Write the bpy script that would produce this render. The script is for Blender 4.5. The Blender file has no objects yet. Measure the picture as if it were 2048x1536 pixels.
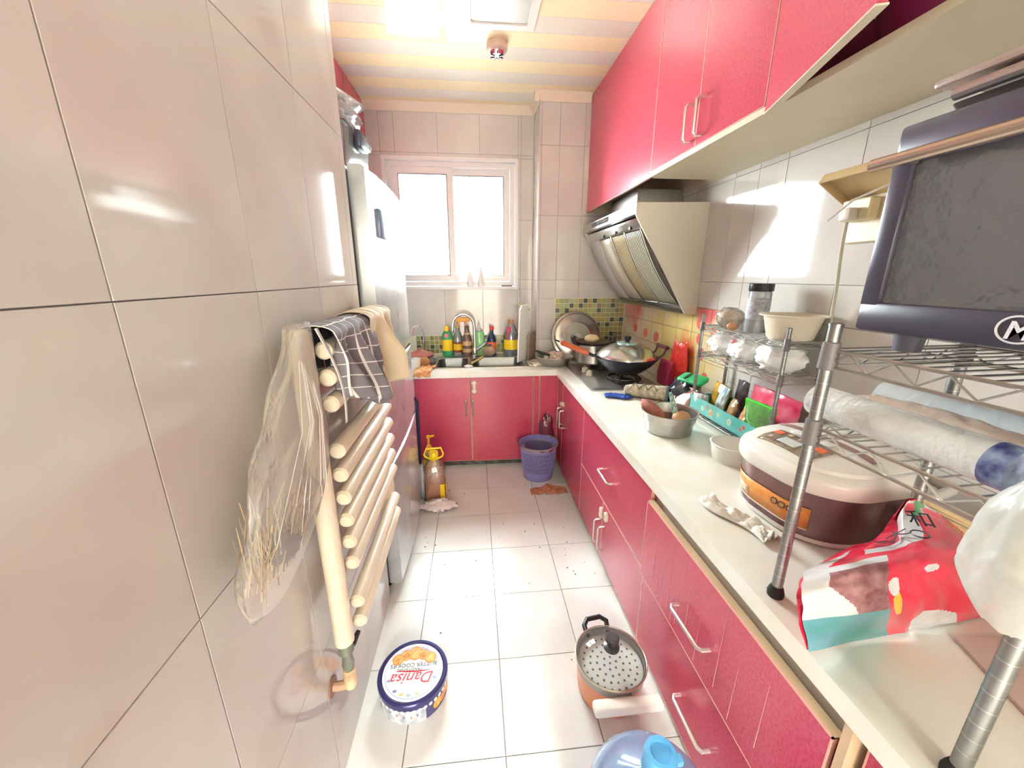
import bpy, bmesh, math, random
from mathutils import Vector, Matrix, noise
R = math.radians; PI = math.pi
random.seed(7)
scene = bpy.context.scene
C = scene.collection

# ------------------------------------------------------------------ camera, sky, exposure
F_PX, PITCH, YAW, CAM_Z = 767.65, 0.273955, 0.096058, 1.36285
cd = bpy.data.cameras.new('camera'); cd.sensor_width = 36; cd.lens = F_PX/2048*36; cd.clip_start = 0.01
cam = bpy.data.objects.new('camera', cd); C.objects.link(cam)
cam.location = (0, 0, CAM_Z); cam.rotation_euler = (PI/2-PITCH, 0, -YAW)
scene.camera = cam
w = bpy.data.worlds.new('overcast_sky'); scene.world = w; w.use_nodes = True
bg = w.node_tree.nodes['Background']; bg.inputs[0].default_value = (0.90, 0.985, 1.0, 1); bg.inputs[1].default_value = 60.0
vs = scene.view_settings
scene.display_settings.display_device = 'sRGB'
vs.view_transform = 'Standard'; vs.look = 'None'; vs.gamma = 1; vs.use_curve_mapping = False
vs.exposure = 0.7
def portal(name, loc, rot, sx, sy):
    l = bpy.data.lights.new(name, 'AREA'); l.shape = 'RECTANGLE'; l.size = sx; l.size_y = sy
    l.cycles.is_portal = True
    o = bpy.data.objects.new(name, l); C.objects.link(o); o.location = loc; o.rotation_euler = rot
    return o
portal('window_daylight', (-0.14, 3.34, 1.73), (-PI/2, 0, 0), 1.02, 0.98)
sl = bpy.data.lights.new('sun', 'SUN'); sl.energy = 480; sl.angle = R(1); sl.color = (1, .97, .9)
so = bpy.data.objects.new('sun', sl); C.objects.link(so); so.rotation_euler = (0, R(35), 0)      # high side sun: it only reaches the added bounce terrace outside the window

# pixel of the photograph (2048 x 1536) -> world point on the plane axis = val
_f = Vector((math.sin(YAW)*math.cos(PITCH), math.cos(YAW)*math.cos(PITCH), -math.sin(PITCH)))
_r = Vector((math.cos(YAW), -math.sin(YAW), 0)); _u = _r.cross(_f)
def U(px, py, ax, val):
    d = _f + _r*((px-1024)/F_PX) - _u*((py-768)/F_PX)
    o = Vector((0, 0, CAM_Z)); t = (val-o[ax])/d[ax]
    return o + d*t

# ------------------------------------------------------------------ materials
def lin(c):
    return tuple((v/12.92 if v <= .04045 else ((v+.055)/1.055)**2.4) for v in (x/255 for x in c))
MATS = {}
def mat(name, rgb, rough=.5, metal=0., var=0., scale=8., bump=0., bscale=30., rgb2=None, spec=.5, coat=0., objvar=0., sss=0.):
    if name in MATS: return MATS[name]
    m = bpy.data.materials.new(name); m.use_nodes = True; nt = m.node_tree; b = nt.nodes['Principled BSDF']
    b.inputs['Roughness'].default_value = rough; b.inputs['Metallic'].default_value = metal
    b.inputs['Specular IOR Level'].default_value = spec; b.inputs['Coat Weight'].default_value = coat
    b.inputs['Coat Roughness'].default_value = .05
    c1 = lin(rgb); c2 = lin(rgb2) if rgb2 else tuple(min(1, v*(1-var)) for v in c1)
    tc = nt.nodes.new('ShaderNodeTexCoord')
    n = nt.nodes.new('ShaderNodeTexNoise'); n.inputs['Scale'].default_value = scale; n.inputs['Detail'].default_value = 4
    nt.links.new(tc.outputs['Object'], n.inputs['Vector'])
    mx = nt.nodes.new('ShaderNodeMix'); mx.data_type = 'RGBA'
    rmp = nt.nodes.new('ShaderNodeMapRange'); rmp.inputs[1].default_value = .35; rmp.inputs[2].default_value = .65
    nt.links.new(n.outputs['Fac'], rmp.inputs[0]); nt.links.new(rmp.outputs[0], mx.inputs[0])
    mx.inputs[6].default_value = (*c1, 1); mx.inputs[7].default_value = (*c2, 1)
    out = mx.outputs[2]
    if objvar:
        oi = nt.nodes.new('ShaderNodeObjectInfo'); hs = nt.nodes.new('ShaderNodeHueSaturation')
        r2 = nt.nodes.new('ShaderNodeMapRange'); r2.inputs[3].default_value = 1-objvar; r2.inputs[4].default_value = 1+objvar
        nt.links.new(oi.outputs['Random'], r2.inputs[0]); nt.links.new(r2.outputs[0], hs.inputs['Value'])
        nt.links.new(out, hs.inputs['Color']); out = hs.outputs[0]
    nt.links.new(out, b.inputs['Base Color'])
    if bump:
        n2 = nt.nodes.new('ShaderNodeTexNoise'); n2.inputs['Scale'].default_value = bscale
        nt.links.new(tc.outputs['Object'], n2.inputs['Vector'])
        bp = nt.nodes.new('ShaderNodeBump'); bp.inputs['Strength'].default_value = bump; bp.inputs['Distance'].default_value = .01
        nt.links.new(n2.outputs['Fac'], bp.inputs['Height']); nt.links.new(bp.outputs[0], b.inputs['Normal'])
    MATS[name] = m
    return m
def film(name, rgb, opacity=.35, rough=.15, gloss=.25, bump=0., ior=1.22):
    """thin see-through plastic or glass: part transparent, part glossy, part tinted body"""
    if name in MATS: return MATS[name]
    m = bpy.data.materials.new(name); m.use_nodes = True; nt = m.node_tree; nt.nodes.clear()
    o = nt.nodes.new('ShaderNodeOutputMaterial'); tr = nt.nodes.new('ShaderNodeBsdfTransparent')
    df = nt.nodes.new('ShaderNodeBsdfDiffuse'); gl = nt.nodes.new('ShaderNodeBsdfGlossy'); gl.inputs['Roughness'].default_value = rough
    c = lin(rgb); df.inputs[0].default_value = (*c, 1)
    tr.inputs[0].default_value = (*[.6+.4*v for v in c], 1)
    m1 = nt.nodes.new('ShaderNodeMixShader'); m1.inputs[0].default_value = opacity
    nt.links.new(tr.outputs[0], m1.inputs[1]); nt.links.new(df.outputs[0], m1.inputs[2])
    fr = nt.nodes.new('ShaderNodeFresnel'); fr.inputs[0].default_value = ior
    mul = nt.nodes.new('ShaderNodeMath'); mul.operation = 'ADD'; mul.inputs[1].default_value = gloss*.25; mul.use_clamp = True
    nt.links.new(fr.outputs[0], mul.inputs[0])
    m2 = nt.nodes.new('ShaderNodeMixShader'); nt.links.new(mul.outputs[0], m2.inputs[0])
    nt.links.new(m1.outputs[0], m2.inputs[1]); nt.links.new(gl.outputs[0], m2.inputs[2]); nt.links.new(m2.outputs[0], o.inputs[0])
    if bump:
        tc = nt.nodes.new('ShaderNodeTexCoord'); n2 = nt.nodes.new('ShaderNodeTexNoise'); n2.inputs['Scale'].default_value = 40
        nt.links.new(tc.outputs['Object'], n2.inputs['Vector'])
        bp = nt.nodes.new('ShaderNodeBump'); bp.inputs['Strength'].default_value = bump; bp.inputs['Distance'].default_value = .01
        nt.links.new(n2.outputs['Fac'], bp.inputs['Height'])
        nt.links.new(bp.outputs[0], gl.inputs['Normal']); nt.links.new(bp.outputs[0], df.inputs['Normal'])
    MATS[name] = m
    return m

wall_tile = mat('wall_tile_ceramic', (210, 205, 198), .07, rgb2=(202, 194, 188), scale=3.5, objvar=.015, bump=.012, bscale=9)
grout = mat('grey_grout', (150, 143, 134), .8, var=.15)
floor_tile = mat('floor_tile_ceramic', (229, 229, 225), .14, rgb2=(224, 221, 216), scale=5, objvar=.02)
red_lam = mat('speckled_red_laminate', (190, 60, 86), .22, rgb2=(204, 82, 106), scale=160, bump=.02, bscale=120)
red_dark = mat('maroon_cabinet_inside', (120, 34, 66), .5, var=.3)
cream = mat('cream_board', (216, 203, 176), .4, var=.05)
edge_tan = mat('raw_board_edge', (214, 184, 150), .6, var=.15)
stone = mat('white_stone_worktop', (242, 241, 234), .28, rgb2=(236, 230, 214), scale=6)
ceil_w = mat('pinkish_white_pvc', (230, 228, 216), .12)
ceil_y = mat('cream_yellow_pvc', (246, 234, 196), .12)
trim_m = mat('cream_pvc_trim', (232, 220, 198), .25)
pvc = mat('white_window_pvc', (226, 220, 218), .3)
steel = mat('brushed_steel', (196, 194, 190), .28, 1., var=.12, scale=30)
steel_d = mat('dull_steel', (160, 160, 158), .38, 1., var=.2, scale=20)
chrome = mat('chrome', (225, 225, 228), .08, 1.)
black = mat('black_plastic', (38, 36, 42), .35, var=.2)
iron = mat('dark_wok_iron', (66, 68, 78), .35, .6, var=.2)
glass = film('clear_glass', (235, 240, 240), .02, .03, .1, ior=1.3)
white_p = mat('white_plastic', (238, 236, 230), .3)
handle_m = mat('satin_handle', (222, 214, 208), .25, .7)
rubber = mat('black_rubber', (34, 34, 34), .7)

# ------------------------------------------------------------------ mesh helpers
class MB:
    def __init__(s): s.v = []; s.f = []; s.mi = []
    def add(s, v, f, mi=0, M=None):
        k = len(s.v)
        for p in v:
            p = Vector(p); s.v.append(M @ p if M is not None else p)
        for q in f: s.f.append([i+k for i in q]); s.mi.append(mi)
        return s
    def box(s, x0, x1, y0, y1, z0, z1, mi=0, M=None):
        v = [(x, y, z) for x in (x0, x1) for y in (y0, y1) for z in (z0, z1)]
        f = [(0, 1, 3, 2), (4, 6, 7, 5), (0, 4, 5, 1), (2, 3, 7, 6), (0, 2, 6, 4), (1, 5, 7, 3)]
        return s.add(v, f, mi, M)
    def rbox(s, x0, x1, y0, y1, z0, z1, r=.005, seg=2, mi=0, M=None):
        bm = bmesh.new(); bmesh.ops.create_cube(bm, size=1)
        for q in bm.verts: q.co = Vector((x0+(q.co.x+.5)*(x1-x0), y0+(q.co.y+.5)*(y1-y0), z0+(q.co.z+.5)*(z1-z0)))
        bmesh.ops.bevel(bm, geom=bm.edges[:], offset=r, segments=seg, profile=.5, affect='EDGES')
        bm.verts.index_update()
        s.add([q.co.copy() for q in bm.verts], [[a.index for a in q.verts] for q in bm.faces], mi, M); bm.free()
        return s
    def lathe(s, prof, n=32, c=(0, 0, 0), mi=0, M=None, cap=True, sy=1., a0=0., a1=2*PI):
        full = abs(a1-a0-2*PI) < 1e-6; m = n if full else n+1
        v = []; f = []
        for r, z in prof:
            for i in range(m):
                a = a0+(a1-a0)*i/n; v.append((c[0]+r*math.cos(a), c[1]+r*math.sin(a)*sy, c[2]+z))
        for j in range(len(prof)-1):
            for i in range(n):
                i2 = (i+1) % m
                f.append((j*m+i, j*m+i2, (j+1)*m+i2, (j+1)*m+i))
        if cap and full:
            if prof[0][0] > 1e-5: f.append(list(range(m))[::-1])
            if prof[-1][0] > 1e-5: f.append([(len(prof)-1)*m+i for i in range(m)])
        return s.add(v, f, mi, M)
    def tube(s, pts, r, n=8, mi=0, closed=False, M=None, cap=True):
        pts = [Vector(p) for p in pts]; N = len(pts); rs = r if isinstance(r, (list, tuple)) else [r]*N
        v = []; f = []; prev = None
        for i, p in enumerate(pts):
            a = pts[i-1] if (i > 0 or closed) else pts[i]; b = pts[(i+1) % N] if (i < N-1 or closed) else pts[i]
            d = (b-a).normalized() if (b-a).length > 1e-9 else Vector((0, 0, 1))
            if prev is None: ref = Vector((0, 0, 1)) if abs(d.z) < .9 else Vector((1, 0, 0))
            else: ref = prev
            x = (ref - d*ref.dot(d))
            if x.length < 1e-6: x = d.orthogonal()
            x.normalize(); y = d.cross(x); prev = x
            for k in range(n):
                t = 2*PI*k/n; v.append(p + (x*math.cos(t)+y*math.sin(t))*rs[i])
        for i in range(N if closed else N-1):
            j = (i+1) % N
            for k in range(n): f.append((i*n+k, i*n+(k+1) % n, j*n+(k+1) % n, j*n+k))
        if not closed and cap: f.append(list(range(n))[::-1]); f.append([(N-1)*n+k for k in range(n)])
        return s.add(v, f, mi, M)
    def cyl(s, p0, p1, r, n=12, mi=0, r1=None): return s.tube([p0, p1], [r, r if r1 is None else r1], n, mi)
    def loft(s, rings, mi=0, M=None, cap=(True, True)):
        n = len(rings[0]); v = [p for rg in rings for p in rg]; f = []
        for j in range(len(rings)-1):
            for i in range(n): f.append((j*n+i, j*n+(i+1) % n, (j+1)*n+(i+1) % n, (j+1)*n+i))
        if cap[0]: f.append(list(range(n))[::-1])
        if cap[1]: f.append([(len(rings)-1)*n+i for i in range(n)])
        return s.add(v, f, mi, M)
    def prism(s, poly, a, b, axis=2, mi=0, M=None):
        def P(q, t):
            if axis == 2: return (q[0], q[1], t)
            if axis == 1: return (q[0], t, q[1])
            return (t, q[0], q[1])
        n = len(poly); v = [P(q, a) for q in poly]+[P(q, b) for q in poly]
        f = [list(range(n))[::-1], [n+i for i in range(n)]]+[(i, (i+1) % n, n+(i+1) % n, n+i) for i in range(n)]
        return s.add(v, f, mi, M)
    def sheet(s, fn, nu, nv, mi=0, M=None):
        v = [fn(i/nu, j/nv) for j in range(nv+1) for i in range(nu+1)]; f = []
        for j in range(nv):
            for i in range(nu): a = j*(nu+1)+i; f.append((a, a+1, a+nu+2, a+nu+1))
        return s.add(v, f, mi, M)
    def ball(s, c, r, n=14, mi=0, jit=0., fr=6., seed=0, M=None, crease=False):
        if not isinstance(r, (tuple, list)): r = (r, r, r)
        v = []; f = []; m = max(6, n//2)
        for j in range(m+1):
            th = PI*j/m
            for i in range(n):
                ph = 2*PI*i/n; d = Vector((math.sin(th)*math.cos(ph), math.sin(th)*math.sin(ph), math.cos(th)))
                k = 1.
                if jit:
                    q = noise.noise(d*fr*.5+Vector((seed*7.3, seed*3.1, seed)))
                    q2 = noise.noise(d*fr+Vector((seed, seed*5.1, 2)))
                    k = 1+jit*((q+.5*q2) if not crease else (abs(q)*2-.6+.6*abs(q2)))
                v.append(Vector(c)+Vector((d.x*r[0]*k, d.y*r[1]*k, d.z*r[2]*k)))
        for j in range(m):
            for i in range(n): f.append((j*n+i, (j+1)*n+i, (j+1)*n+(i+1) % n, j*n+(i+1) % n))
        return s.add(v, f, mi, M)
    def obj(s, name, mats, parent=None, loc=(0, 0, 0), rot=(0, 0, 0), smooth=35, solid=0., sub=0):
        me = bpy.data.meshes.new(name); me.from_pydata([tuple(p) for p in s.v], [], s.f)
        if not isinstance(mats, (list, tuple)): mats = [mats]
        for m in mats: me.materials.append(m)
        me.polygons.foreach_set('material_index', s.mi)
        bm = bmesh.new(); bm.from_mesh(me)
        bmesh.ops.remove_doubles(bm, verts=bm.verts, dist=1e-6)
        bmesh.ops.recalc_face_normals(bm, faces=bm.faces); bm.to_mesh(me); bm.free()
        if smooth:
            me.polygons.foreach_set('use_smooth', [True]*len(me.polygons)); me.set_sharp_from_angle(angle=R(smooth))
        o = bpy.data.objects.new(name, me); C.objects.link(o); o.location = loc; o.rotation_euler = rot
        if parent: o.parent = parent
        if solid: md = o.modifiers.new('thickness', 'SOLIDIFY'); md.thickness = solid; md.offset = 0
        if sub: md = o.modifiers.new('smooth', 'SUBSURF'); md.levels = sub; md.render_levels = sub
        return o
def rr(w, d, r, z, n=6, c=(0, 0)):
    pts = []
    r = min(r, w/2-1e-4, d/2-1e-4)
    for k, (sx, sy) in enumerate(((1, 1), (-1, 1), (-1, -1), (1, -1))):
        for i in range(n+1):
            a = PI/2*(k+i/n); pts.append(Vector((c[0]+sx*(w/2-r)+r*math.cos(a), c[1]+sy*(d/2-r)+r*math.sin(a), z)))
    return pts
def thing(name, label, cat, loc=(0, 0, 0), rotz=0., group=None):
    o = bpy.data.objects.new(name, None); C.objects.link(o); o.location = loc; o.rotation_euler = (0, 0, rotz)
    o.empty_display_size = .05; o['label'] = label; o['category'] = cat
    if group: o['group'] = group
    return o
def tag(o, label, cat, group=None):
    o['label'] = label; o['category'] = cat
    if group: o['group'] = group
    return o
def struct(o, label=None):
    o['kind'] = 'structure'
    if label: o['label'] = label
    return o
def text(name, s, size, M, m, parent=None, depth=.0004, align='CENTER', shear=0., bold=0.):
    cu = bpy.data.curves.new(name, 'FONT'); cu.body = s; cu.size = size; cu.align_x = align; cu.align_y = 'CENTER'
    cu.extrude = depth; cu.shear = shear; cu.offset = bold; cu.resolution_u = 3
    t = bpy.data.objects.new(name, cu); C.objects.link(t)
    me = bpy.data.meshes.new_from_object(t); bpy.data.objects.remove(t); bpy.data.curves.remove(cu)
    me.materials.clear(); me.materials.append(m); me.transform(M); me.name = name
    o = bpy.data.objects.new(name, me); C.objects.link(o)
    if parent: o.parent = parent
    return o
def frame(o, x, y):
    x = Vector(x).normalized(); y = Vector(y); y = (y-x*y.dot(x)).normalized(); z = x.cross(y)
    return Matrix(((x.x, y.x, z.x, o[0]), (x.y, y.y, z.y, o[1]), (x.z, y.z, z.z, o[2]), (0, 0, 0, 1)))
def arc(c, r, a0, a1, n, ax='xz'):
    out = []
    for i in range(n+1):
        a = a0+(a1-a0)*i/n; p, q = r*math.cos(a), r*math.sin(a)
        out.append({'xz': (c[0]+p, c[1], c[2]+q), 'yz': (c[0], c[1]+p, c[2]+q), 'xy': (c[0]+p, c[1]+q, c[2])}[ax])
    return out

# ------------------------------------------------------------------ the room
XL, XR, YB, ZC, CT = -0.402, 1.163, 3.18, 2.53, 0.735      # left wall, right wall, window wall, ceiling, worktop
TH = 0.004                                                  # tile thickness proud of the wall
_tiles = {}
def tile_mesh(name, w, h, t, m, axis, sgn, ch=.0006):
    key = (name, round(w, 4), round(h, 4), axis, sgn)
    if key in _tiles: return _tiles[key]
    # local: u = first in-plane axis, v = second, n = outward
    a, b = w/2, h/2
    loc = [(-a, -b, 0), (a, -b, 0), (a, b, 0), (-a, b, 0), (-a, -b, t-ch), (a, -b, t-ch), (a, b, t-ch), (-a, b, t-ch),
           (-a+ch, -b+ch, t), (a-ch, -b+ch, t), (a-ch, b-ch, t), (-a+ch, b-ch, t)]
    fc = [(0, 1, 5, 4), (1, 2, 6, 5), (2, 3, 7, 6), (3, 0, 4, 7), (4, 5, 9, 8), (5, 6, 10, 9), (6, 7, 11, 10), (7, 4, 8, 11), (8, 9, 10, 11)]
    def P(u, v, n):
        if axis == 0: return (n*sgn, u, v)
        if axis == 1: return (u, n*sgn, v)
        return (u, v, n*sgn)
    mb = MB().add([P(*q) for q in loc], fc)
    me = bpy.data.meshes.new(name); me.from_pydata([tuple(p) for p in mb.v], [], mb.f); me.materials.append(m)
    bm = bmesh.new(); bm.from_mesh(me); bmesh.ops.recalc_face_normals(bm, faces=bm.faces); bm.to_mesh(me); bm.free()
    # open-backed shell: make sure the front faces outward
    nrm = me.polygons[8].normal
    if nrm[axis]*sgn < 0: me.flip_normals()
    _tiles[key] = me
    return me
def tiles(parent, name, axis, val, sgn, us, vs_, m, gap=.002, holes=(), t=TH, pick=None):
    for i in range(len(us)-1):
        for j in range(len(vs_)-1):
            u0, u1, v0, v1 = us[i], us[i+1], vs_[j], vs_[j+1]
            uc, vc = (u0+u1)/2, (v0+v1)/2
            if any(h[0]-1e-6 < uc < h[1]+1e-6 and h[2]-1e-6 < vc < h[3]+1e-6 for h in holes): continue
            if u1-u0 < .008 or v1-v0 < .008: continue
            mm = pick(i, j) if pick else m
            me = tile_mesh(name+mm.name, u1-u0-gap, v1-v0-gap, t, mm, axis, sgn)
            o = bpy.data.objects.new(name, me); C.objects.link(o); o.parent = parent
            o.location = (val, uc, vc) if axis == 0 else ((uc, val, vc) if axis == 1 else (uc, vc, val))
def lines(lo, hi, off, step, extra=()):
    k = math.ceil((lo-off)/step-1e-6); out = {round(lo, 4), round(hi, 4)}
    while off+k*step < hi-1e-6:
        v = round(off+k*step, 4)
        if v > lo+1e-4: out.add(v)
        k += 1
    for e in extra:
        if lo < e < hi: out.add(round(e, 4))
    return sorted(out)
ZT = lambda lo, hi, extra=(): lines(lo, hi, 0, .445, extra)

o = struct(MB().box(-1.12, 1.28, -2.32, 3.32, -.1, -TH).obj('floor', grout, smooth=0), 'white ceramic tiled kitchen floor')
tiles(o, 'tile', 2, -TH, 1, lines(-1.0, .66, .058, .3), lines(-2.3, 2.70, 1.991, .3), floor_tile, .003)
o = struct(MB().box(-1.12, XL-TH, -2.3, 1.42-TH, -.1, 2.62).obj('wall_left', grout, smooth=0), 'glossy pale tiled wall behind the radiator')
tiles(o, 'tile', 0, XL-TH, 1, lines(-2.3, 1.42, .18, .2985), ZT(0, 2.6), wall_tile)
tiles(o, 'tile', 1, 1.42-TH, 1, lines(-1.0, XL, XL, .3), ZT(0, 2.6), wall_tile)
o = struct(MB().box(-1.12, -1.0, 1.42-TH, 3.3, -.1, 2.62).obj('wall_recess', wall_tile, smooth=0), 'tiled wall behind the fridge')
SM_Y0, SM_Y1, SM_Z0, SM_Z1 = 1.62, 2.93-TH, CT, 1.206
o = struct(MB().box(XR+TH, 1.28, -2.3, 3.3, -.1, 2.62).obj('wall_right', grout, smooth=0), 'glossy pale tiled wall above the worktop')
wall_r = o
tiles(o, 'tile', 0, XR+TH, -1, lines(-2.3, 2.93, .278, .299, (SM_Y0,)), ZT(0, 2.6, (CT-.045, SM_Z1)), wall_tile,
      holes=[(SM_Y0, 2.93, CT, SM_Z1), (-3, 3, 0, CT-.045)])
# window wall with its opening
WX0, WX1, WZ0, WZ1 = -0.645, 0.352, 1.262, 2.20
mb = MB(); y0, y1 = YB+TH, YB+.12
mb.box(-1.1, WX0, y0, y1, -.1, 2.62); mb.box(WX1, .48, y0, y1, -.1, 2.62)
mb.box(WX0, WX1, y0, y1, -.1, WZ0); mb.box(WX0, WX1, y0, y1, WZ1, 2.62)
o = struct(mb.obj('wall_back', grout, smooth=0), 'tiled window wall over the sink')
wall_b = o
MOZ0, MOZ1 = CT+.012, CT+.012+4*.0365
tiles(o, 'tile', 1, YB+TH, -1, lines(-1.0, .47, .069, .305, (WX0, WX1)), ZT(0, 2.6, (CT, MOZ1, WZ0, WZ1)), wall_tile,
      holes=[(WX0, WX1, WZ0, WZ1), (-1, .47, CT, MOZ1), (-1, 1, 0, CT)])
mb = MB(); mb.box(.47+TH, 1.17, 2.93+TH, 3.3, -.1, 2.62)
o = struct(mb.obj('wall_column', grout, smooth=0), 'boxed tiled column between window and cooker')
wall_c = o
MCX0, MCX1, MCZ0, MCZ1 = .612, .612+15*.0362, 1.20-12*.0362, 1.20
tiles(o, 'tile', 1, 2.93+TH, -1, lines(.47, XR, .486, .3, (MCX0,)), ZT(0, 2.6, (CT, MCZ1)), wall_tile,
      holes=[(MCX0, 1.2, CT, MCZ1), (-1, 2, 0, CT)])
tiles(o, 'tile', 0, .47+TH, -1, [2.93, 3.18], ZT(0, 2.6, (CT,)), wall_tile, holes=[(0, 4, 0, CT)])
mo = [mat('mosaic_olive', (156, 160, 104), .12), mat('mosaic_lime', (172, 176, 124), .12), mat('mosaic_dark', (84, 88, 80), .12),
      mat('mosaic_khaki', (170, 158, 96), .12), mat('mosaic_brown', (140, 128, 92), .12)]
def pick_col(i, j):
    if (i*2+j*3) % 9 in (0, 4) and random.random() < .8: return mo[2]
    return mo[random.choice((0, 1, 0, 3))] if i < 9 else mo[random.choice((0, 3, 4, 3))]
def pick_back(i, j): return mo[random.choice((0, 3, 4, 2, 1, 0))]
mo_grout = mat('pale_mosaic_grout', (226, 222, 196), .7)
p_ = MB().box(MCX0-.002, XR, 2.93-.001, 2.93+TH, CT, MCZ1+.002).obj('mosaic_bed', mo_grout, wall_c, smooth=0)
tiles(wall_c, 'mosaic_tile', 1, 2.93-.001, -1, [MCX0+k*.0362 for k in range(16)], [MCZ0+k*.0362 for k in range(13)], mo[0], .004, t=.003, pick=pick_col)
p_ = MB().box(-.7, .47, YB-.001, YB+TH, CT, MOZ1+.002).obj('mosaic_bed', mo_grout, wall_b, smooth=0)
tiles(wall_b, 'mosaic_tile', 1, YB-.001, -1, [-.48+k*.0365 for k in range(27)], [MOZ0+k*.0365 for k in range(5)], mo[0], .004, t=.003, pick=pick_back)
# painted small tiles behind the cooker
def paint_tile():
    m = mat('stained_flower_tile', (222, 206, 178), .15); nt = m.node_tree; b = nt.nodes['Principled BSDF']
    g = nt.nodes.new('ShaderNodeNewGeometry'); sp = nt.nodes.new('ShaderNodeSeparateXYZ'); nt.links.new(g.outputs['Position'], sp.inputs[0])
    def blob(cy, cz, ry, rz, nsc, col, prev, amt):
        n = nt.nodes.new('ShaderNodeTexNoise'); n.inputs['Scale'].default_value = nsc; nt.links.new(g.outputs['Position'], n.inputs['Vector'])
        def mth(op, a, bb):
            q = nt.nodes.new('ShaderNodeMath'); q.operation = op
            for k, t in enumerate((a, bb)):
                if isinstance(t, (int, float)): q.inputs[k].default_value = t
                else: nt.links.new(t, q.inputs[k])
            return q.outputs[0]
        dy = mth('DIVIDE', mth('SUBTRACT', sp.outputs[1], cy), ry); dz = mth('DIVIDE', mth('SUBTRACT', sp.outputs[2], cz), rz)
        d = mth('SQRT', mth('ADD', mth('MULTIPLY', dy, dy), mth('MULTIPLY', dz, dz)), 0)
        d = mth('ADD', d, mth('MULTIPLY', mth('SUBTRACT', n.outputs['Fac'], .5), 1.3))
        r = nt.nodes.new('ShaderNodeMapRange'); r.inputs[1].default_value = .55; r.inputs[2].default_value = 1.15; r.inputs[3].default_value = amt; r.inputs[4].default_value = 0
        nt.links.new(d, r.inputs[0])
        mx = nt.nodes.new('ShaderNodeMix'); mx.data_type = 'RGBA'; nt.links.new(r.outputs[0], mx.inputs[0])
        nt.links.new(prev, mx.inputs[6]); mx.inputs[7].default_value = (*lin(col), 1)
        return mx.outputs[2]
    prev = b.inputs['Base Color'].links[0].from_socket
    prev = blob(2.12, 1.0, .42, .26, 9, (222, 198, 118), prev, .85)
    prev = blob(2.02, .9, .12, .17, 14, (226, 92, 60), prev, .85)
    prev = blob(2.75, 1.12, .16, .12, 12, (222, 120, 118), prev, .8)
    prev = blob(1.86, 1.2, .12, .10, 10, (214, 86, 96), prev, .9)
    nt.links.new(prev, b.inputs['Base Color'])
    return m
ptile = paint_tile()
tiles(wall_r, 'small_tile', 0, XR+TH, -1, lines(SM_Y0, SM_Y1, 2.129, .16), [CT, .81, .942, 1.074, 1.206], ptile, .003)
dot = mat('coral_dot_print', (226, 110, 96), .2)
for y, z, a in ((2.53, .99, .03), (2.37, .985, .033), (1.90, 1.125, .028), (1.86, .975, .034), (1.885, 1.045, .03), (2.68, 1.14, .034), (2.70, 1.0, .03), (1.78, 1.1, .022), (1.80, .86, .028)):
    mb = MB(); mb.lathe([(a, 0), (a, .0006)], 18, M=Matrix.Translation((XR-.0002, y, z)) @ Matrix.Rotation(-PI/2, 4, 'Y'))
    mb.obj('dot_print', dot, wall_r, smooth=0)
# ceiling of plank panels
o = struct(MB().box(-1.12, 1.28, -2.32, 3.32, ZC+TH, 2.64).obj('ceiling', trim_m, smooth=0), 'striped plastic plank ceiling')
k = 0; yy = 3.213-.1315*42
while yy < 3.18:
    y1 = min(yy+.1315, YB); y0 = max(yy, -2.3); m = ceil_y if k % 2 else ceil_w
    if y1 > -2.3:
        mb = MB(); mb.box(-1.0, XR, y0+.0008, y1-.0008, ZC-.001, ZC+TH)
        mb.obj('ceiling_plank', m, o, smooth=0)
    yy += .1315; k += 1
mb = MB()
prof = [(0, 0), (.045, 0), (.038, -.012), (.02, -.03), (.008, -.05), (0, -.05)]
mb.prism([(YB-a, ZC+z) for a, z in prof], -1.0, .47, 0)
mb.prism([(2.93-a, ZC+z) for a, z in prof], .43, .815, 0)
mb.prism([(.47-a, ZC+z) for a, z in prof], 2.90, YB, 1)
struct(mb.obj('trim_1', trim_m, smooth=20), 'cream cove trim along the ceiling')
# wall behind the camera with an open doorway, and an unseen hall added to carry fill light
mb = MB(); mb.box(-1.12, -.36, -2.4, -2.3, -.1, 2.62); mb.box(.56, 1.28, -2.4, -2.3, -.1, 2.62); mb.box(-.36, .56, -2.4, -2.3, 2.1, 2.62)
struct(mb.obj('wall_front', wall_tile, smooth=0), 'wall with the open doorway behind')
fill_hall_m = mat('fill_hall_white', (240, 236, 228), .7)
mb = MB(); mb.box(-1.12, 1.28, -4.4, -4.3, -.1, 2.62); mb.box(-1.22, -1.12, -4.4, -2.3, -.1, 2.62); mb.box(1.28, 1.38, -4.4, -2.3, -.1, 2.62)
mb.box(-1.22, 1.38, -4.4, -2.3, 2.62, 2.7); mb.box(-1.22, 1.38, -4.4, -2.32, -.1, -.004)
struct(mb.obj('wall_fill_hall', fill_hall_m, smooth=0), 'added white hall behind the doorway carrying the fill light')
t = thing('fill_lamp', 'added round fill lamp in the unseen hall behind', 'lamp', (.1, -3.2, 2.619))  # unseen lamp added to fill the kitchen from behind the camera
MB().lathe([(.30, 0), (.31, -.02), (.30, -.03)], 40).obj('fill_lamp_body', mat('white_lamp_frame', (240, 238, 232), .25), t)
hl = bpy.data.lights.new('fill_lamp_light', 'AREA'); hl.shape = 'DISK'; hl.size = .58; hl.energy = 320; hl.color = (.98, 1, .98)
ho = bpy.data.objects.new('fill_lamp_light', hl); C.objects.link(ho); ho.parent = t; ho.location = (0, 0, -.034)

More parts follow.
